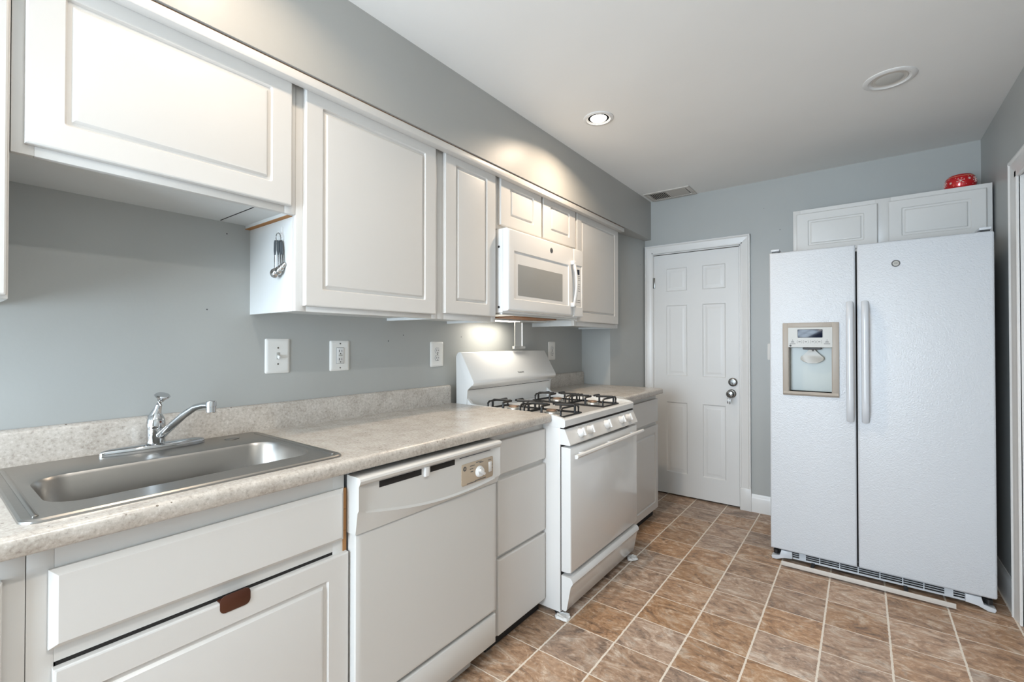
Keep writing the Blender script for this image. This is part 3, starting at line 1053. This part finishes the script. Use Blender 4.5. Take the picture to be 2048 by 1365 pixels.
def scrap(name, x, y, lab, seed, sx, sy):
    rnd = random.Random(seed)
    m = MB()
    m.lathe([(0, 0), (.030, .0), (.033, .003), (.028, .008), (.017, .0085), (.0165, .006), (0, .006)], (x, y, .0005), 'z', 12, sx=sx, sy=sy)
    for v in m.bm.verts:
        v.co += Vector((rnd.uniform(-.006, .006), rnd.uniform(-.006, .006), rnd.uniform(0, .006)))
    return tag(m.build(name, M['plastic'], ang=15), lab, 'floor pad')


# ------------------------------------------------------------------ over-the-range microwave
m_ = thing('microwave', 'white over-the-range microwave hung beneath the two-door cabinet', 'microwave', (-1.6, 2.19, 1.38))
MY0, MY1 = 1.802, 2.570
t = MB()
t.box(-1.792, -1.432, MY0 + .004, MY1 - .004, 1.402, 1.826, .002)
t.build('case', M['enamel'], m_)
for z in (1.430, 1.735):
    MB().lathe([(0, 0), (.006, 0), (.006, .002), (0, .003)], (-1.455, MY0 + .003, z), NY, 10).build('screw', M['black'], m_)
XM = -1.392
t = MB()
def recessed_front(y0, y1, z0, z1, iy0, iy1, iz0, iz1, depth, b_):
    """slab facing +X with a rounded rim and a sunk rectangular field"""
    m = MB()
    bm = m.bm
    rg = []
    for ins, x in ((0, -1.428), (0, XM - b_), (b_ * .08, XM - b_ * .6), (b_ * .30, XM - b_ * .28), (b_ * .6, XM - b_ * .07), (b_, XM)):
        rg.append([bm.verts.new((x, y, z)) for y, z in ((y0 + ins, z0 + ins), (y1 - ins, z0 + ins), (y1 - ins, z1 - ins), (y0 + ins, z1 - ins))])
    for ins, x in ((0, XM), (.0035, XM - depth)):
        rg.append([bm.verts.new((x, y, z)) for y, z in ((iy0 + ins, iz0 + ins), (iy1 - ins, iz0 + ins), (iy1 - ins, iz1 - ins), (iy0 + ins, iz1 - ins))])
    for P, Q in zip(rg, rg[1:]):
        for k in range(4):
            bm.faces.new((P[k], P[(k + 1) % 4], Q[(k + 1) % 4], Q[k]))
    bm.faces.new(rg[0]); bm.faces.new(rg[-1])
    bmesh.ops.recalc_face_normals(bm, faces=bm.faces[:])
    return m


mdoor = recessed_front(MY0, 2.452, 1.410, 1.825, 1.850, 2.395, 1.470, 1.716, .005, .014).build('door', M['enamel'], m_, ang=32)
mcon = recessed_front(2.4535, MY1, 1.410, 1.825, 2.478, 2.556, 1.470, 1.728, .004, .006)
t = MB()
t.panel((XM - .005, 1.888, 1.492), PY, PZ, PX, .440, .160, [(0, 0, 0, .004), (0, 0, .0006, .004), (.002, .002, .0008, .003)], seg=3)
t.build('window', M['mw_glass'], mdoor)
# bowed handle
t = MB()
hp = []
for k in range(13):
    u = k / 12
    hp.append((XM + .018 + .016 * math.sin(math.pi * u), 2.428, 1.482 + u * .250))
t.tube(hp, .0115, 14, flat=.62, up=(1, 0, 0))
t.box(XM, XM + .026, 2.412, 2.440, 1.466, 1.492, .004).box(XM, XM + .026, 2.412, 2.440, 1.720, 1.744, .004)
t.build('handle', M['plastic'], mdoor)
t = mcon
for z in (1.662, 1.650, 1.638, 1.612, 1.598, 1.584, 1.570, 1.540, 1.512, 1.500):
    for y in (2.500, 2.516, 2.532):
        if z in (1.540,) and y > 2.51: continue
        t.box(XM - .004, XM - .0036, y - .004, y + .004, z - .002, z + .002, mi=1)
mcon = t.build('control_side', [M['enamel'], M['ink']], m_, ang=32)
MB().box(XM - .004, XM - .0032, 2.496, 2.530, 1.672, 1.702).build('display', M['display'], mcon)
MB().lathe([(0, 0), (.0145, 0), (.0145, .001), (.013, .0018), (0, .0018)], (XM, 2.200, 1.772), 'x', 28).build('badge', M['ink'], mdoor)
lettering('GE', .014, (XM + .0022, 2.200, 1.772), PY, PZ, M['chrome'], mdoor, 'monogram', .0002)
# underside: pale pan, greasy filter, dangling lamp cover
t = MB()
t.box(-1.785, -1.44, MY0 + .01, MY1 - .01, 1.392, 1.4025, .002)
t.build('bottom_pan', M['aluminium'], m_)
MB().box(-1.61, -1.47, 1.95, 2.38, 1.386, 1.3925, .002).build('filter', M['grease'], m_, props={'label': 'brown greasy grease filter'})
MB().box(-1.78, -1.62, 1.84, 2.50, 1.378, 1.392, .003).build('lamp_tray', M['aluminium'], m_)
t = MB()
t.panel((-1.706, 2.268, 1.222), PY, PZ, PX, .082, .158, [(0, 0, 0), (0, 0, .006), (.006, .004, .007), (.009, .007, .002)])
t.box(-1.712, -1.692, 2.250, 2.368, 1.212, 1.230, .004)
t.build('hanging_lamp_cover', M['aluminium'], m_, props={'label': 'metal lamp cover hanging open below the microwave'})
MB().box(-1.73, -1.65, 1.95, 2.25, 1.3768, 1.3785).build('lamp_lens', M['glow'], m_)
cl = area_light('cooktop_lamp', (-1.69, 2.10, 1.371), (0, 0, 0), .08, .30, .6, (1, .93, .80), math.radians(170))

# ------------------------------------------------------------------ refrigerator
r = thing('refrigerator', 'white side-by-side refrigerator with a beige dispenser against the back wall', 'refrigerator', (.04, 3.4, 0))
FX0, FX1, FY = -.423, .490, 3.020
FG = -.0205
t = MB()
t.box(FX0 + .004, FX1 - .004, 3.095, 3.775, .035, 1.735, .004)
t.build('case', M['fridge_grey'], r)
MB().box(FX0 + .012, FX1 - .012, 3.08, 3.096, .08, 1.74).build('gasket', M['gap'], r)
Dx0, Dx1, Dz0, Dz1 = -.357, -.095, .955, 1.361       # dispenser bezel
Rx0, Rx1, Rz0, Rz1 = -.327, -.127, .978, 1.226       # recess opening


# the freezer door is built round the dispenser recess
m = MB()
bm = m.bm
x0, x1, z0, z1 = FX0, FG - .003, .071, 1.768
rg = []
for ins, y in ((0, 3.085), (0, FY + .010), (.0008, FY + .006), (.003, FY + .003), (.006, FY + .0008), (.010, FY)):
    rg.append([bm.verts.new((x, y, z)) for x, z in ((x0 + ins, z0 + ins), (x1 - ins, z0 + ins), (x1 - ins, z1 - ins), (x0 + ins, z1 - ins))])
for y in (FY, FY + .060):
    rg.append([bm.verts.new((x, y, z)) for x, z in ((Rx0, Rz0), (Rx1, Rz0), (Rx1, Rz1), (Rx0, Rz1))])
for P, Q in zip(rg, rg[1:]):
    for k in range(4):
        bm.faces.new((P[k], P[(k + 1) % 4], Q[(k + 1) % 4], Q[k]))
bm.faces.new(rg[0]); bm.faces.new(rg[-1])
bmesh.ops.recalc_face_normals(bm, faces=bm.faces[:])
fd = m.build('freezer_door', M['fridge'], r, ang=14)
fr = MB().box(FG + .003, FX1, FY, 3.085, z0, z1, .010, 3).build('fridge_door', M['fridge'], r, ang=40)


def fridge_handle(x, parent):
    p = []
    za, zb = .838, 1.463
    for k in range(17):
        u = k / 16
        e = min(1.0, min(u, 1 - u) / .10)
        p.append((x, FY - .010 - .034 * math.sin(e * math.pi / 2), za + u * (zb - za)))
    h_ = MB().tube(p, .0155, 16, flat=.72, up=(0, 1, 0))
    h_.box(x - .013, x + .013, FY - .012, FY, za, za + .035, .004).box(x - .013, x + .013, FY - .012, FY, zb - .035, zb, .004)
    return h_.build('handle', M['fridge_smooth'], parent)


fridge_handle(-.0485, fd)
fridge_handle(.0150, fr)
# dispenser: bezel, control panel, recess lining, paddle, tray
bz = MB()
q = .008
yb0, yb1 = FY - q, FY + .0005
bz.box(Dx0, Rx0, yb0, yb1, Dz0, Dz1, .003).box(Rx1, Dx1, yb0, yb1, Dz0, Dz1, .003)
bz.box(Dx0 + .002, Dx1 - .002, yb0 + .0004, yb1, 1.334, Dz1, .003)
bz.prism([(FY + .0005, Dz0), (FY - .006, Dz0), (FY - .0135, Dz0 + .010), (FY - .009, Rz0), (FY + .058, Rz0), (FY + .058, Rz0 - .004), (FY + .0005, Rz0 - .006)], 'x', Dx0 + .003, Dx1 - .003)
bezel = bz.build('dispenser_bezel', M['beige'], fd, props={'label': 'taupe dispenser surround'})
ln = MB()
ln.box(Rx0, Rx1, FY + .0575, FY + .0595, Rz0, Rz1)
ln.build('dispenser_back', M['recess'], fd)
ln = MB()
ln.box(Rx0, Rx0 + .0015, FY, FY + .058, Rz0, Rz1).box(Rx1 - .0015, Rx1, FY, FY + .058, Rz0, Rz1).box(Rx0, Rx1, FY, FY + .058, Rz1 - .002, Rz1)
ln.build('dispenser_lining', M['beige'], fd)
ik = MB().panel((-.330, FY - .0035, 1.224), PX, PZ, NY, .206, .111, [(0, 0, 0, .002), (0, 0, .004, .002), (.001, .001, .005, .002)], seg=2)
yP = FY - .0086
MB().panel((-.284, yP, 1.278), PX, PZ, NY, .116, .046, [(0, 0, 0, .003), (0, 0, .0006, .003), (.001, .001, .0008, .003)], seg=3).build('display', M['display'], fd)
for x in (-.275, -.245, -.213, -.183):
    for s_ in (-1, 1):
        ik.tube([(x + s_ * .009, yP, 1.264), (x + s_ * .0115, yP, 1.258), (x + s_ * .0115, yP, 1.252), (x + s_ * .009, yP, 1.246)], .0005, 4, mi=1)
    ik.box(x - .005, x + .005, yP - .0003, yP, 1.254, 1.257, mi=1)
for x in (-.308, -.148):
    ik.box(x - .014, x + .014, yP - .0003, yP, 1.243, 1.2455, mi=1)
    ik.box(x - .008, x + .008, yP - .0003, yP, 1.252, 1.2545, mi=1).box(x - .006, x + .006, yP - .0003, yP, 1.257, 1.259, mi=1).box(x - .001, x + .001, yP - .0003, yP, 1.262, 1.268, mi=1)
ik.build('dispenser_panel', [M['cream'], M['ink']], fd)
MB().lathe([(0, 0), (.0055, 0), (.0055, .0005), (0, .0006)], (-.3185, yP, 1.2335), NY, 20).build('badge', M['ink'], fd)
nz = MB()
nz.box(-.262, -.176, FY + .012, FY + .045, 1.212, 1.2245, .004)
nz.tube([(-.214, FY + .02, 1.214), (-.214, FY + .02, 1.203)], .004, 8)
nz.build('spout', M['ink'], fd)
pd = [(-.234, 1.212), (-.243, 1.196), (-.256, 1.182), (-.270, 1.174), (-.274, 1.164), (-.272, 1.154), (-.256, 1.142), (-.236, 1.136), (-.219, 1.134), (-.202, 1.136), (-.182, 1.142), (-.166, 1.154), (-.164, 1.164), (-.168, 1.174), (-.182, 1.182), (-.195, 1.196), (-.204, 1.212)]
MB().prism(pd, 'y', FY + .020, FY + .026, bev=.0015).build('paddle', M['cream'], fd)
# grille, feet hinges
t = MB()
GZ0, GZ1 = .026, .066
for z in (.026, .037, .048, .058):
    t.box(-.372, .440, 3.058, 3.064, z, z + .0026)
t.box(-.372, .440, 3.056, 3.064, .020, .029, .001)
for x in (-.27, -.19, -.10, -.02, .07, .16, .24, .33):
    w = .016 if x in (-.27, .33) else .0022
    t.box(x - w, x + w, 3.0565, 3.063, .026, .0615)
t.build('grille', M['fridge_smooth'], r)
MB().box(-.40, .47, 3.066, 3.094, .028, .070).build('grille_dark', M['gap'], r)
for sx, x in ((-1, FX0), (1, FX1)):
    xa = x - sx * .052
    ft = MB()
    ft.prism([(x - sx * .105, .062), (x - sx * .050, .062), (x - sx * .045, .030), (x - sx * .004, .024), (x - sx * .001, .016), (x - sx * .006, .004), (x - sx * .030, .004), (x - sx * .062, .022), (x - sx * .105, .024)], 'y', 3.038, 3.075, bev=.002)
    ft.build('foot_cover', M['fridge_smooth'], r)
    MB().lathe([(.014, 0), (.014, .022), (.008, .024), (.008, .036), (0, .036)], (x - sx * .024, 3.058, .034), 'z', 12).build('hinge_pin', M['black'], r)
    hc = MB()
    hc.box(x - sx * .050, x - sx * .006, 3.030, 3.16, 1.776, 1.790, .005)
    hc.build('hinge_cap', M['fridge_smooth'], r)
    MB().box(x - sx * .044, x - sx * .012, 3.036, 3.10, 1.735, 1.777).build('hinge', M['black'], r)
for x in (-.36, .42):
    for y in (3.12, 3.72):
        MB().lathe([(.02, 0), (.02, .036), (0, .036)], (x, y, 0.0003), 'z', 12).build('roller', M['black'], r)
# loose kick strip hanging forward under the grille
t = MB()
t.box(-.362, .345, 2.962, 2.968, .012, .032, .001)
t.box(-.362, .345, 2.962, 2.985, .010, .013)
t.build('kick_strip', M['vent'], r, props={'label': 'loose white strip hanging below the grille'})
for x in (-.22, .17):
    MB().box(x - .008, x + .008, 2.966, 3.062, .016, .024).build('strip_clip', M['black'], r)
roundO = (.1405, FY, 1.651)
MB().lathe([(.0125, 0), (.017, 0), (.0175, .001), (.0165, .0025), (.014, .0025), (.0125, .001)], roundO, NY, 28).build('badge_ring', M['ink'], fr)
MB().lathe([(0, 0), (.0135, 0), (.0135, .0012), (0, .0014)], roundO, NY, 28).build('badge', M['cream'], fr)
lettering('GE', .012, (.1405, FY - .0017, 1.651), PX, PZ, M['ink'], fr, 'monogram', .0002)

# ------------------------------------------------------------------ red snowflake bowl on top of the cabinet
bx, by, bz_ = .447, 3.575, 2.0942
prof = [(.044, 0), (.056, .004), (.064, .020), (.068, .042), (.067, .060), (.062, .076), (.054, .088), (.047, .093), (.044, .092), (.050, .080), (.058, .060), (.058, .040), (.050, .016), (0, .012)]
t = MB()
t.lathe([(0, 0)] + prof, (bx, by, bz_), 'z', 48)


def on_bowl(th, h):
    """point on the outside of the bowl: angle, height"""
    pr = prof[:8]
    for (r0, h0), (r1, h1) in zip(pr, pr[1:]):
        if h0 <= h <= h1:
            rr = r0 + (r1 - r0) * (h - h0) / (h1 - h0) + .0006
            return Vector((bx + rr * math.sin(th), by - rr * math.cos(th), bz_ + h))
    return Vector((bx, by, bz_ + h))


def flake(th, h, s, arms=6, w=.0011):
    for k in range(arms):
        a = k * 2 * math.pi / arms + .25
        p = [on_bowl(th + s * u * math.cos(a) / .067, h + s * u * math.sin(a)) for u in (0, .5, 1)]
        t.tube(p, [w, w, w * .8], 5, mi=1)
        if s > .010:
            q0 = (th + s * .7 * math.cos(a) / .067, h + s * .7 * math.sin(a))
            for dd in (.7, -.7):
                t.tube([on_bowl(*q0), on_bowl(q0[0] + s * .35 * math.cos(a + dd) / .067, q0[1] + s * .35 * math.sin(a + dd))], w * .7, 5, mi=1)


flake(-.10, .052, .017); flake(.95, .054, .016); flake(-1.25, .050, .015); flake(2.2, .05, .016); flake(3.3, .05, .016); flake(-2.3, .05, .016)
for th, h in ((.45, .060), (-.72, .046), (1.5, .050), (-1.8, .05)):
    flake(th, h, .007, 8, .0009)
for th, h in ((-.42, .070), (.25, .030), (-.55, .028), (.40, .074), (.72, .030), (.68, .074), (-.9, .070), (.12, .0), ):
    if h > 0: flake(th, h, .0016, 3, .0009)
for k in range(48):
    a0, a1 = 2 * math.pi * k / 48, 2 * math.pi * (k + 1) / 48
    t.tube([on_bowl(a0, .080), on_bowl(a1, .080)], .0009, 5, mi=2)
tag(t.build('bowl', [M['red'], M['white_glaze'], M['gold_line']], ang=40), 'round red bowl with white snowflakes on top of the cabinet over the refrigerator', 'bowl')

# ------------------------------------------------------------------ measuring spoons on a hook
hx, hy, hz = -1.560, .766, 1.622
t = MB()
t.box(hx - .006, hx + .006, hy - .0025, hy - .0003, hz - .016, hz + .020, .001)
t.tube([(hx, hy - .002, hz - .006), (hx, hy - .010, hz - .010), (hx, hy - .014, hz - .004), (hx, hy - .014, hz + .002)], .0016, 8)
tag(t.build('hook', M['plastic']), 'small white adhesive hook on the side of the tall upper cabinet', 'hook')
sp = thing('measuring_spoons', 'set of measuring spoons with grey grips on a ring, hanging from the hook', 'measuring spoons', (hx, hy - .012, 1.48))
ry = hy - .0125
t = MB()
t.tube([(hx + .016 * math.sin(a), ry - .002 * math.cos(a), 1.602 + .0175 * math.cos(a)) for a in [i * 2 * math.pi / 24 for i in range(25)]], .0012, 7)
t.build('ring', M['satin'], sp)
for i, (dx, dy, tilt, L, rb_) in enumerate(((-.006, -.008, -.03, .106, .0175), (.002, -.003, .06, .098, .015), (.006, .002, .10, .088, .012), (.010, .005, .16, .080, .009))):
    x0, y0, z0_ = hx + dx, ry + dy, 1.590
    ax = Vector((math.sin(tilt), 0, -math.cos(tilt)))
    P0 = Vector((x0, y0, z0_))
    t = MB()
    t.tube([P0, P0 + ax * (L - rb_)], [.0042, .0032], 8, flat=.35, up=(0, 1, 0))
    cN = P0 + ax * L
    t.lathe([(rb_, 0), (rb_ * .94, rb_ * .42), (rb_ * .72, rb_ * .74), (rb_ * .38, rb_ * .93), (0, rb_)], cN + Vector((0, .004, 0)), NY, 24)
    so = t.build('spoon', M['chrome'], sp)
    t = MB()
    t.tube([P0 + ax * -.004, P0 + ax * .004, P0 + ax * .030, P0 + ax * .046], [.004, .006, .0062, .0035], 10, flat=.55, up=(0, 1, 0))
    t.build('grip', M['rubber'], so)

# ------------------------------------------------------------------ switches and outlets
XP = XW


def plate(nm, lab, cat, yc, zc, w, h, group=None):
    o_ = thing(nm, lab, cat, (XP, yc, zc - h / 2), group)
    MB().panel((XP, yc - w / 2, zc - h / 2), PY, PZ, PX, w, h, [(0, 0, 0, .006), (0, 0, .002, .006), (.003, .003, .0045, .006), (.010, .010, .0062, .004), (.012, .012, .0062, .004)], seg=4).build('wall_plate', M['plate'], o_)
    return o_


def screws(o_, yc, zs_):
    for z in zs_:
        MB().lathe([(0, 0), (.0032, 0), (.0032, .0008), (0, .0012)], (XP + .0062, yc, z), 'x', 12).build('screw', M['satin'], o_)


o = plate('light_switch', 'oversized white toggle light switch plate on the wall right of the faucet', 'light switch', .867, 1.199, .094, .134)
MB().box(XP + .006, XP + .0075, .861, .873, 1.186, 1.212, .0006).build('toggle_slot', M['cream'], o)
t = MB(); t.box(XP + .006, XP + .022, .863, .871, 1.192, 1.204, .002)
bmesh.ops.rotate(t.bm, verts=t.bm.verts[:], cent=(XP + .006, .867, 1.198), matrix=Matrix.Rotation(math.radians(22), 3, 'Y'))
t.build('toggle', M['plastic'], o)
screws(o, .867, (1.230, 1.168))


def receptacle(o_, yc, zc, x):
    m = MB()
    m.box(x, x + .0006, yc - .0075, yc - .0052, zc - .004, zc + .006).box(x, x + .0006, yc + .0052, yc + .0072, zc - .003, zc + .005)
    m.lathe([(0, 0), (.0026, 0), (.0026, .0006), (0, .0006)], (x, yc, zc - .011), 'x', 12)
    m.build('slots', M['black'], o_)


o = plate('wall_outlet', 'white rectangular outlet with test buttons in the middle of the wall above the counter', 'outlet', 1.133, 1.194, .094, .130)
MB().panel((XP + .006, 1.116, 1.161), PY, PZ, PX, .034, .067, [(0, 0, 0), (0, 0, .002), (.001, .001, .0025)]).build('receptacle', M['plastic'], o)
MB().box(XP + .0062, XP + .0066, 1.1148, 1.1512, 1.1598, 1.2292).build('outline', M['ink'], o)
receptacle(o, 1.133, 1.214, XP + .0084); receptacle(o, 1.133, 1.178, XP + .0084)
MB().box(XP + .0084, XP + .0098, 1.124, 1.142, 1.1925, 1.1985, .0006).build('test_button', M['cream'], o)
screws(o, 1.133, (1.246, 1.142))


def duplex(nm, lab, yc, zc, w, h):
    o_ = plate(nm, lab, 'outlet', yc, zc, w, h)
    for dz in (.0195, -.0195):
        pts_ = []
        for k in range(24):
            a = 2 * math.pi * k / 24
            pts_.append((yc + .0165 * math.cos(a), zc + dz + max(-.0135, min(.0135, .0165 * math.sin(a)))))
        MB().prism([(yc + (y - yc) * 1.08, zc + dz + (z - zc - dz) * 1.09) for y, z in pts_], 'x', XP + .0062, XP + .0066).build('outline', M['ink'], o_)
        MB().prism(pts_, 'x', XP + .0062, XP + .0084).build('receptacle', M['plastic'], o_)
        receptacle(o_, yc, zc + dz, XP + .0084)
    screws(o_, yc, (zc,))
    return o_


duplex('wall_outlet', 'white duplex outlet on the wall just left of the gas range', 1.705, 1.189, .092, .132)
duplex('wall_outlet', 'white duplex outlet half hidden behind the right end of the range backguard', 2.845, 1.191, .092, .132)
# switch plate beside the refrigerator, on the back wall
o = thing('light_switch', 'white switch plate on the back wall, half hidden by the refrigerator', 'light switch', (-.503, YB, 1.125))
MB().panel((-.545, YB, 1.125), PX, PZ, NY, .085, .118, [(0, 0, 0, .005), (0, 0, .004, .005), (.004, .004, .006, .004)], seg=3).build('wall_plate', M['plate'], o)
MB().box(-.507, -.499, YB - .014, YB - .005, 1.178, 1.190, .002).build('toggle', M['plastic'], o)

# ------------------------------------------------------------------ ceiling lamps and vent


def can_light(x, y, ro, lit, label, power=0, color=(1, 1, 1), group=None):
    o_ = thing('ceiling_light', label, 'ceiling light', (x, y, ZC - .012), group)
    a = MB()
    a.lathe([(ro, 0), (ro, -.003), (ro * .94, -.006), (ro * .80, -.0065), (ro * .78, -.004), (ro * .70, -.0015), (ro * .70, 0)], (x, y, ZC), 'z', 40)
    a.build('trim_ring', M['trim'], o_)
    if lit:
        MB().lathe([(0, -.010), (ro * .30, -.0092), (ro * .50, -.006), (ro * .56, -.001), (0, -.001)], (x, y, ZC), 'z', 32).build('lamp', M['glow'], o_)
        disc_light('ceiling_lamp_light', (x, y, ZC - .016), ro * .5, power, color)
    else:
        MB().lathe([(ro * .70, -.001), (ro * .66, -.0025), (ro * .62, -.001), (ro * .60, 0)], (x, y, ZC), 'z', 32).build('baffle', M['vent'], o_)
        MB().lathe([(0, -.005), (ro * .30, -.0045), (ro * .50, -.002), (ro * .54, 0)], (x, y, ZC), 'z', 32).build('lamp', M['lamp_dead'], o_)


can_light(-1.103, 2.209, .078, True, 'small lit recessed ceiling light close to the soffit', 7, (1, .80, .60))
can_light(.107, 2.671, .097, False, 'larger unlit recessed ceiling light in front of the refrigerator')
can_light(-1.103, .55, .078, True, 'lit recessed ceiling light over the sink, outside the photo', 2.6, (1, .80, .60))
can_light(.107, .45, .097, True, 'lit recessed ceiling light behind the photo on the right side of the ceiling', 9, (1, .95, .88))
gl = thing('ceiling_light', 'round white glass globe added as unseen ceiling fill light behind the photo, near the window', 'ceiling light', (-.35, -1.15, 2.14))  # added fixture, out of view, to brighten the ceiling and walls
MB().lathe([(.06, 0), (.065, -.012), (.05, -.03), (.02, -.036), (.012, -.05), (.012, -.10), (.045, -.105), (.05, -.125), (0, -.125)], (-.35, -1.15, ZC), 'z', 32).build('canopy', M['trim'], gl)
MB().lathe([(0, -.125), (.10, -.028), (.125, .03), (.12, .09), (.085, .15), (.05, .18), (.045, .185), (0, .185)][::1], (-.35, -1.15, 2.145), 'z', 36).build('globe', M['glow'], gl)
pt = bpy.data.lights.new('globe_light', 'POINT'); pt.energy = 22; pt.color = (1, .95, .88); pt.shadow_soft_size = .14  # fill light of the added globe
po = bpy.data.objects.new('globe_light', pt); COL.objects.link(po); po.location = (-.35, -1.15, 2.165)
po.parent = None

v = thing('ceiling_vent', 'white louvred ceiling vent in the far corner above the door', 'vent', (-1.21, 3.665, ZC - .01))
VX0, VX1, VY0, VY1 = -1.385, -1.033, 3.560, 3.782
a = MB()
w = .030
for x0, x1, y0, y1 in ((VX0, VX1, VY0, VY0 + w), (VX0, VX1, VY1 - w, VY1), (VX0, VX0 + w, VY0 + w, VY1 - w), (VX1 - w, VX1, VY0 + w, VY1 - w), (-1.220, -1.204, VY0 + w, VY1 - w)):
    a.box(x0, x1, y0, y1, ZC - .008, ZC, .002)
a.build('frame', M['vent'], v)
MB().box(VX0 + w, VX1 - w, VY0 + w, VY1 - w, ZC - .0012, ZC - .0004).build('duct_dark', M['gap'], v)
for i, x in enumerate([VX0 + w + .008 + .0148 * k for k in range(9)] + [-1.196 + .0148 * k for k in range(9)]):
    s_ = MB()
    s_.box(x - .0065, x + .0065, VY0 + w, VY1 - w, ZC - .0062, ZC - .0048)
    bmesh.ops.rotate(s_.bm, verts=s_.bm.verts[:], cent=(x, 0, ZC - .0055), matrix=Matrix.Rotation(math.radians(28 if i < 9 else -28), 3, 'Y'))
    s_.build('slat', M['vent'], v)

scrap('floor_pad', -1.088, 1.812, 'crumpled white pad under the near front foot of the gas range', 3, 1.1, 1.0)
scrap('floor_pad', -1.062, 2.545, 'crumpled white pad under the far front foot of the gas range', 5, .9, 1.2)

# repeats of one kind
for o_ in list(COL.objects):
    if o_.parent is None and 'category' in o_.keys():
        k_ = o_.name.split('.')[0]
        g_ = {'upper_cabinet': 'white upper cabinets', 'base_cabinet': 'white base cabinets under the counters', 'wall_outlet': 'white outlets along the left wall',
              'ceiling_light': 'recessed ceiling lights', 'floor_pad': 'white pads under the range feet', 'countertop': 'beige-grey laminate countertops'}.get(k_)
        if g_ and 'globe' not in o_['label']:
            o_['group'] = g_
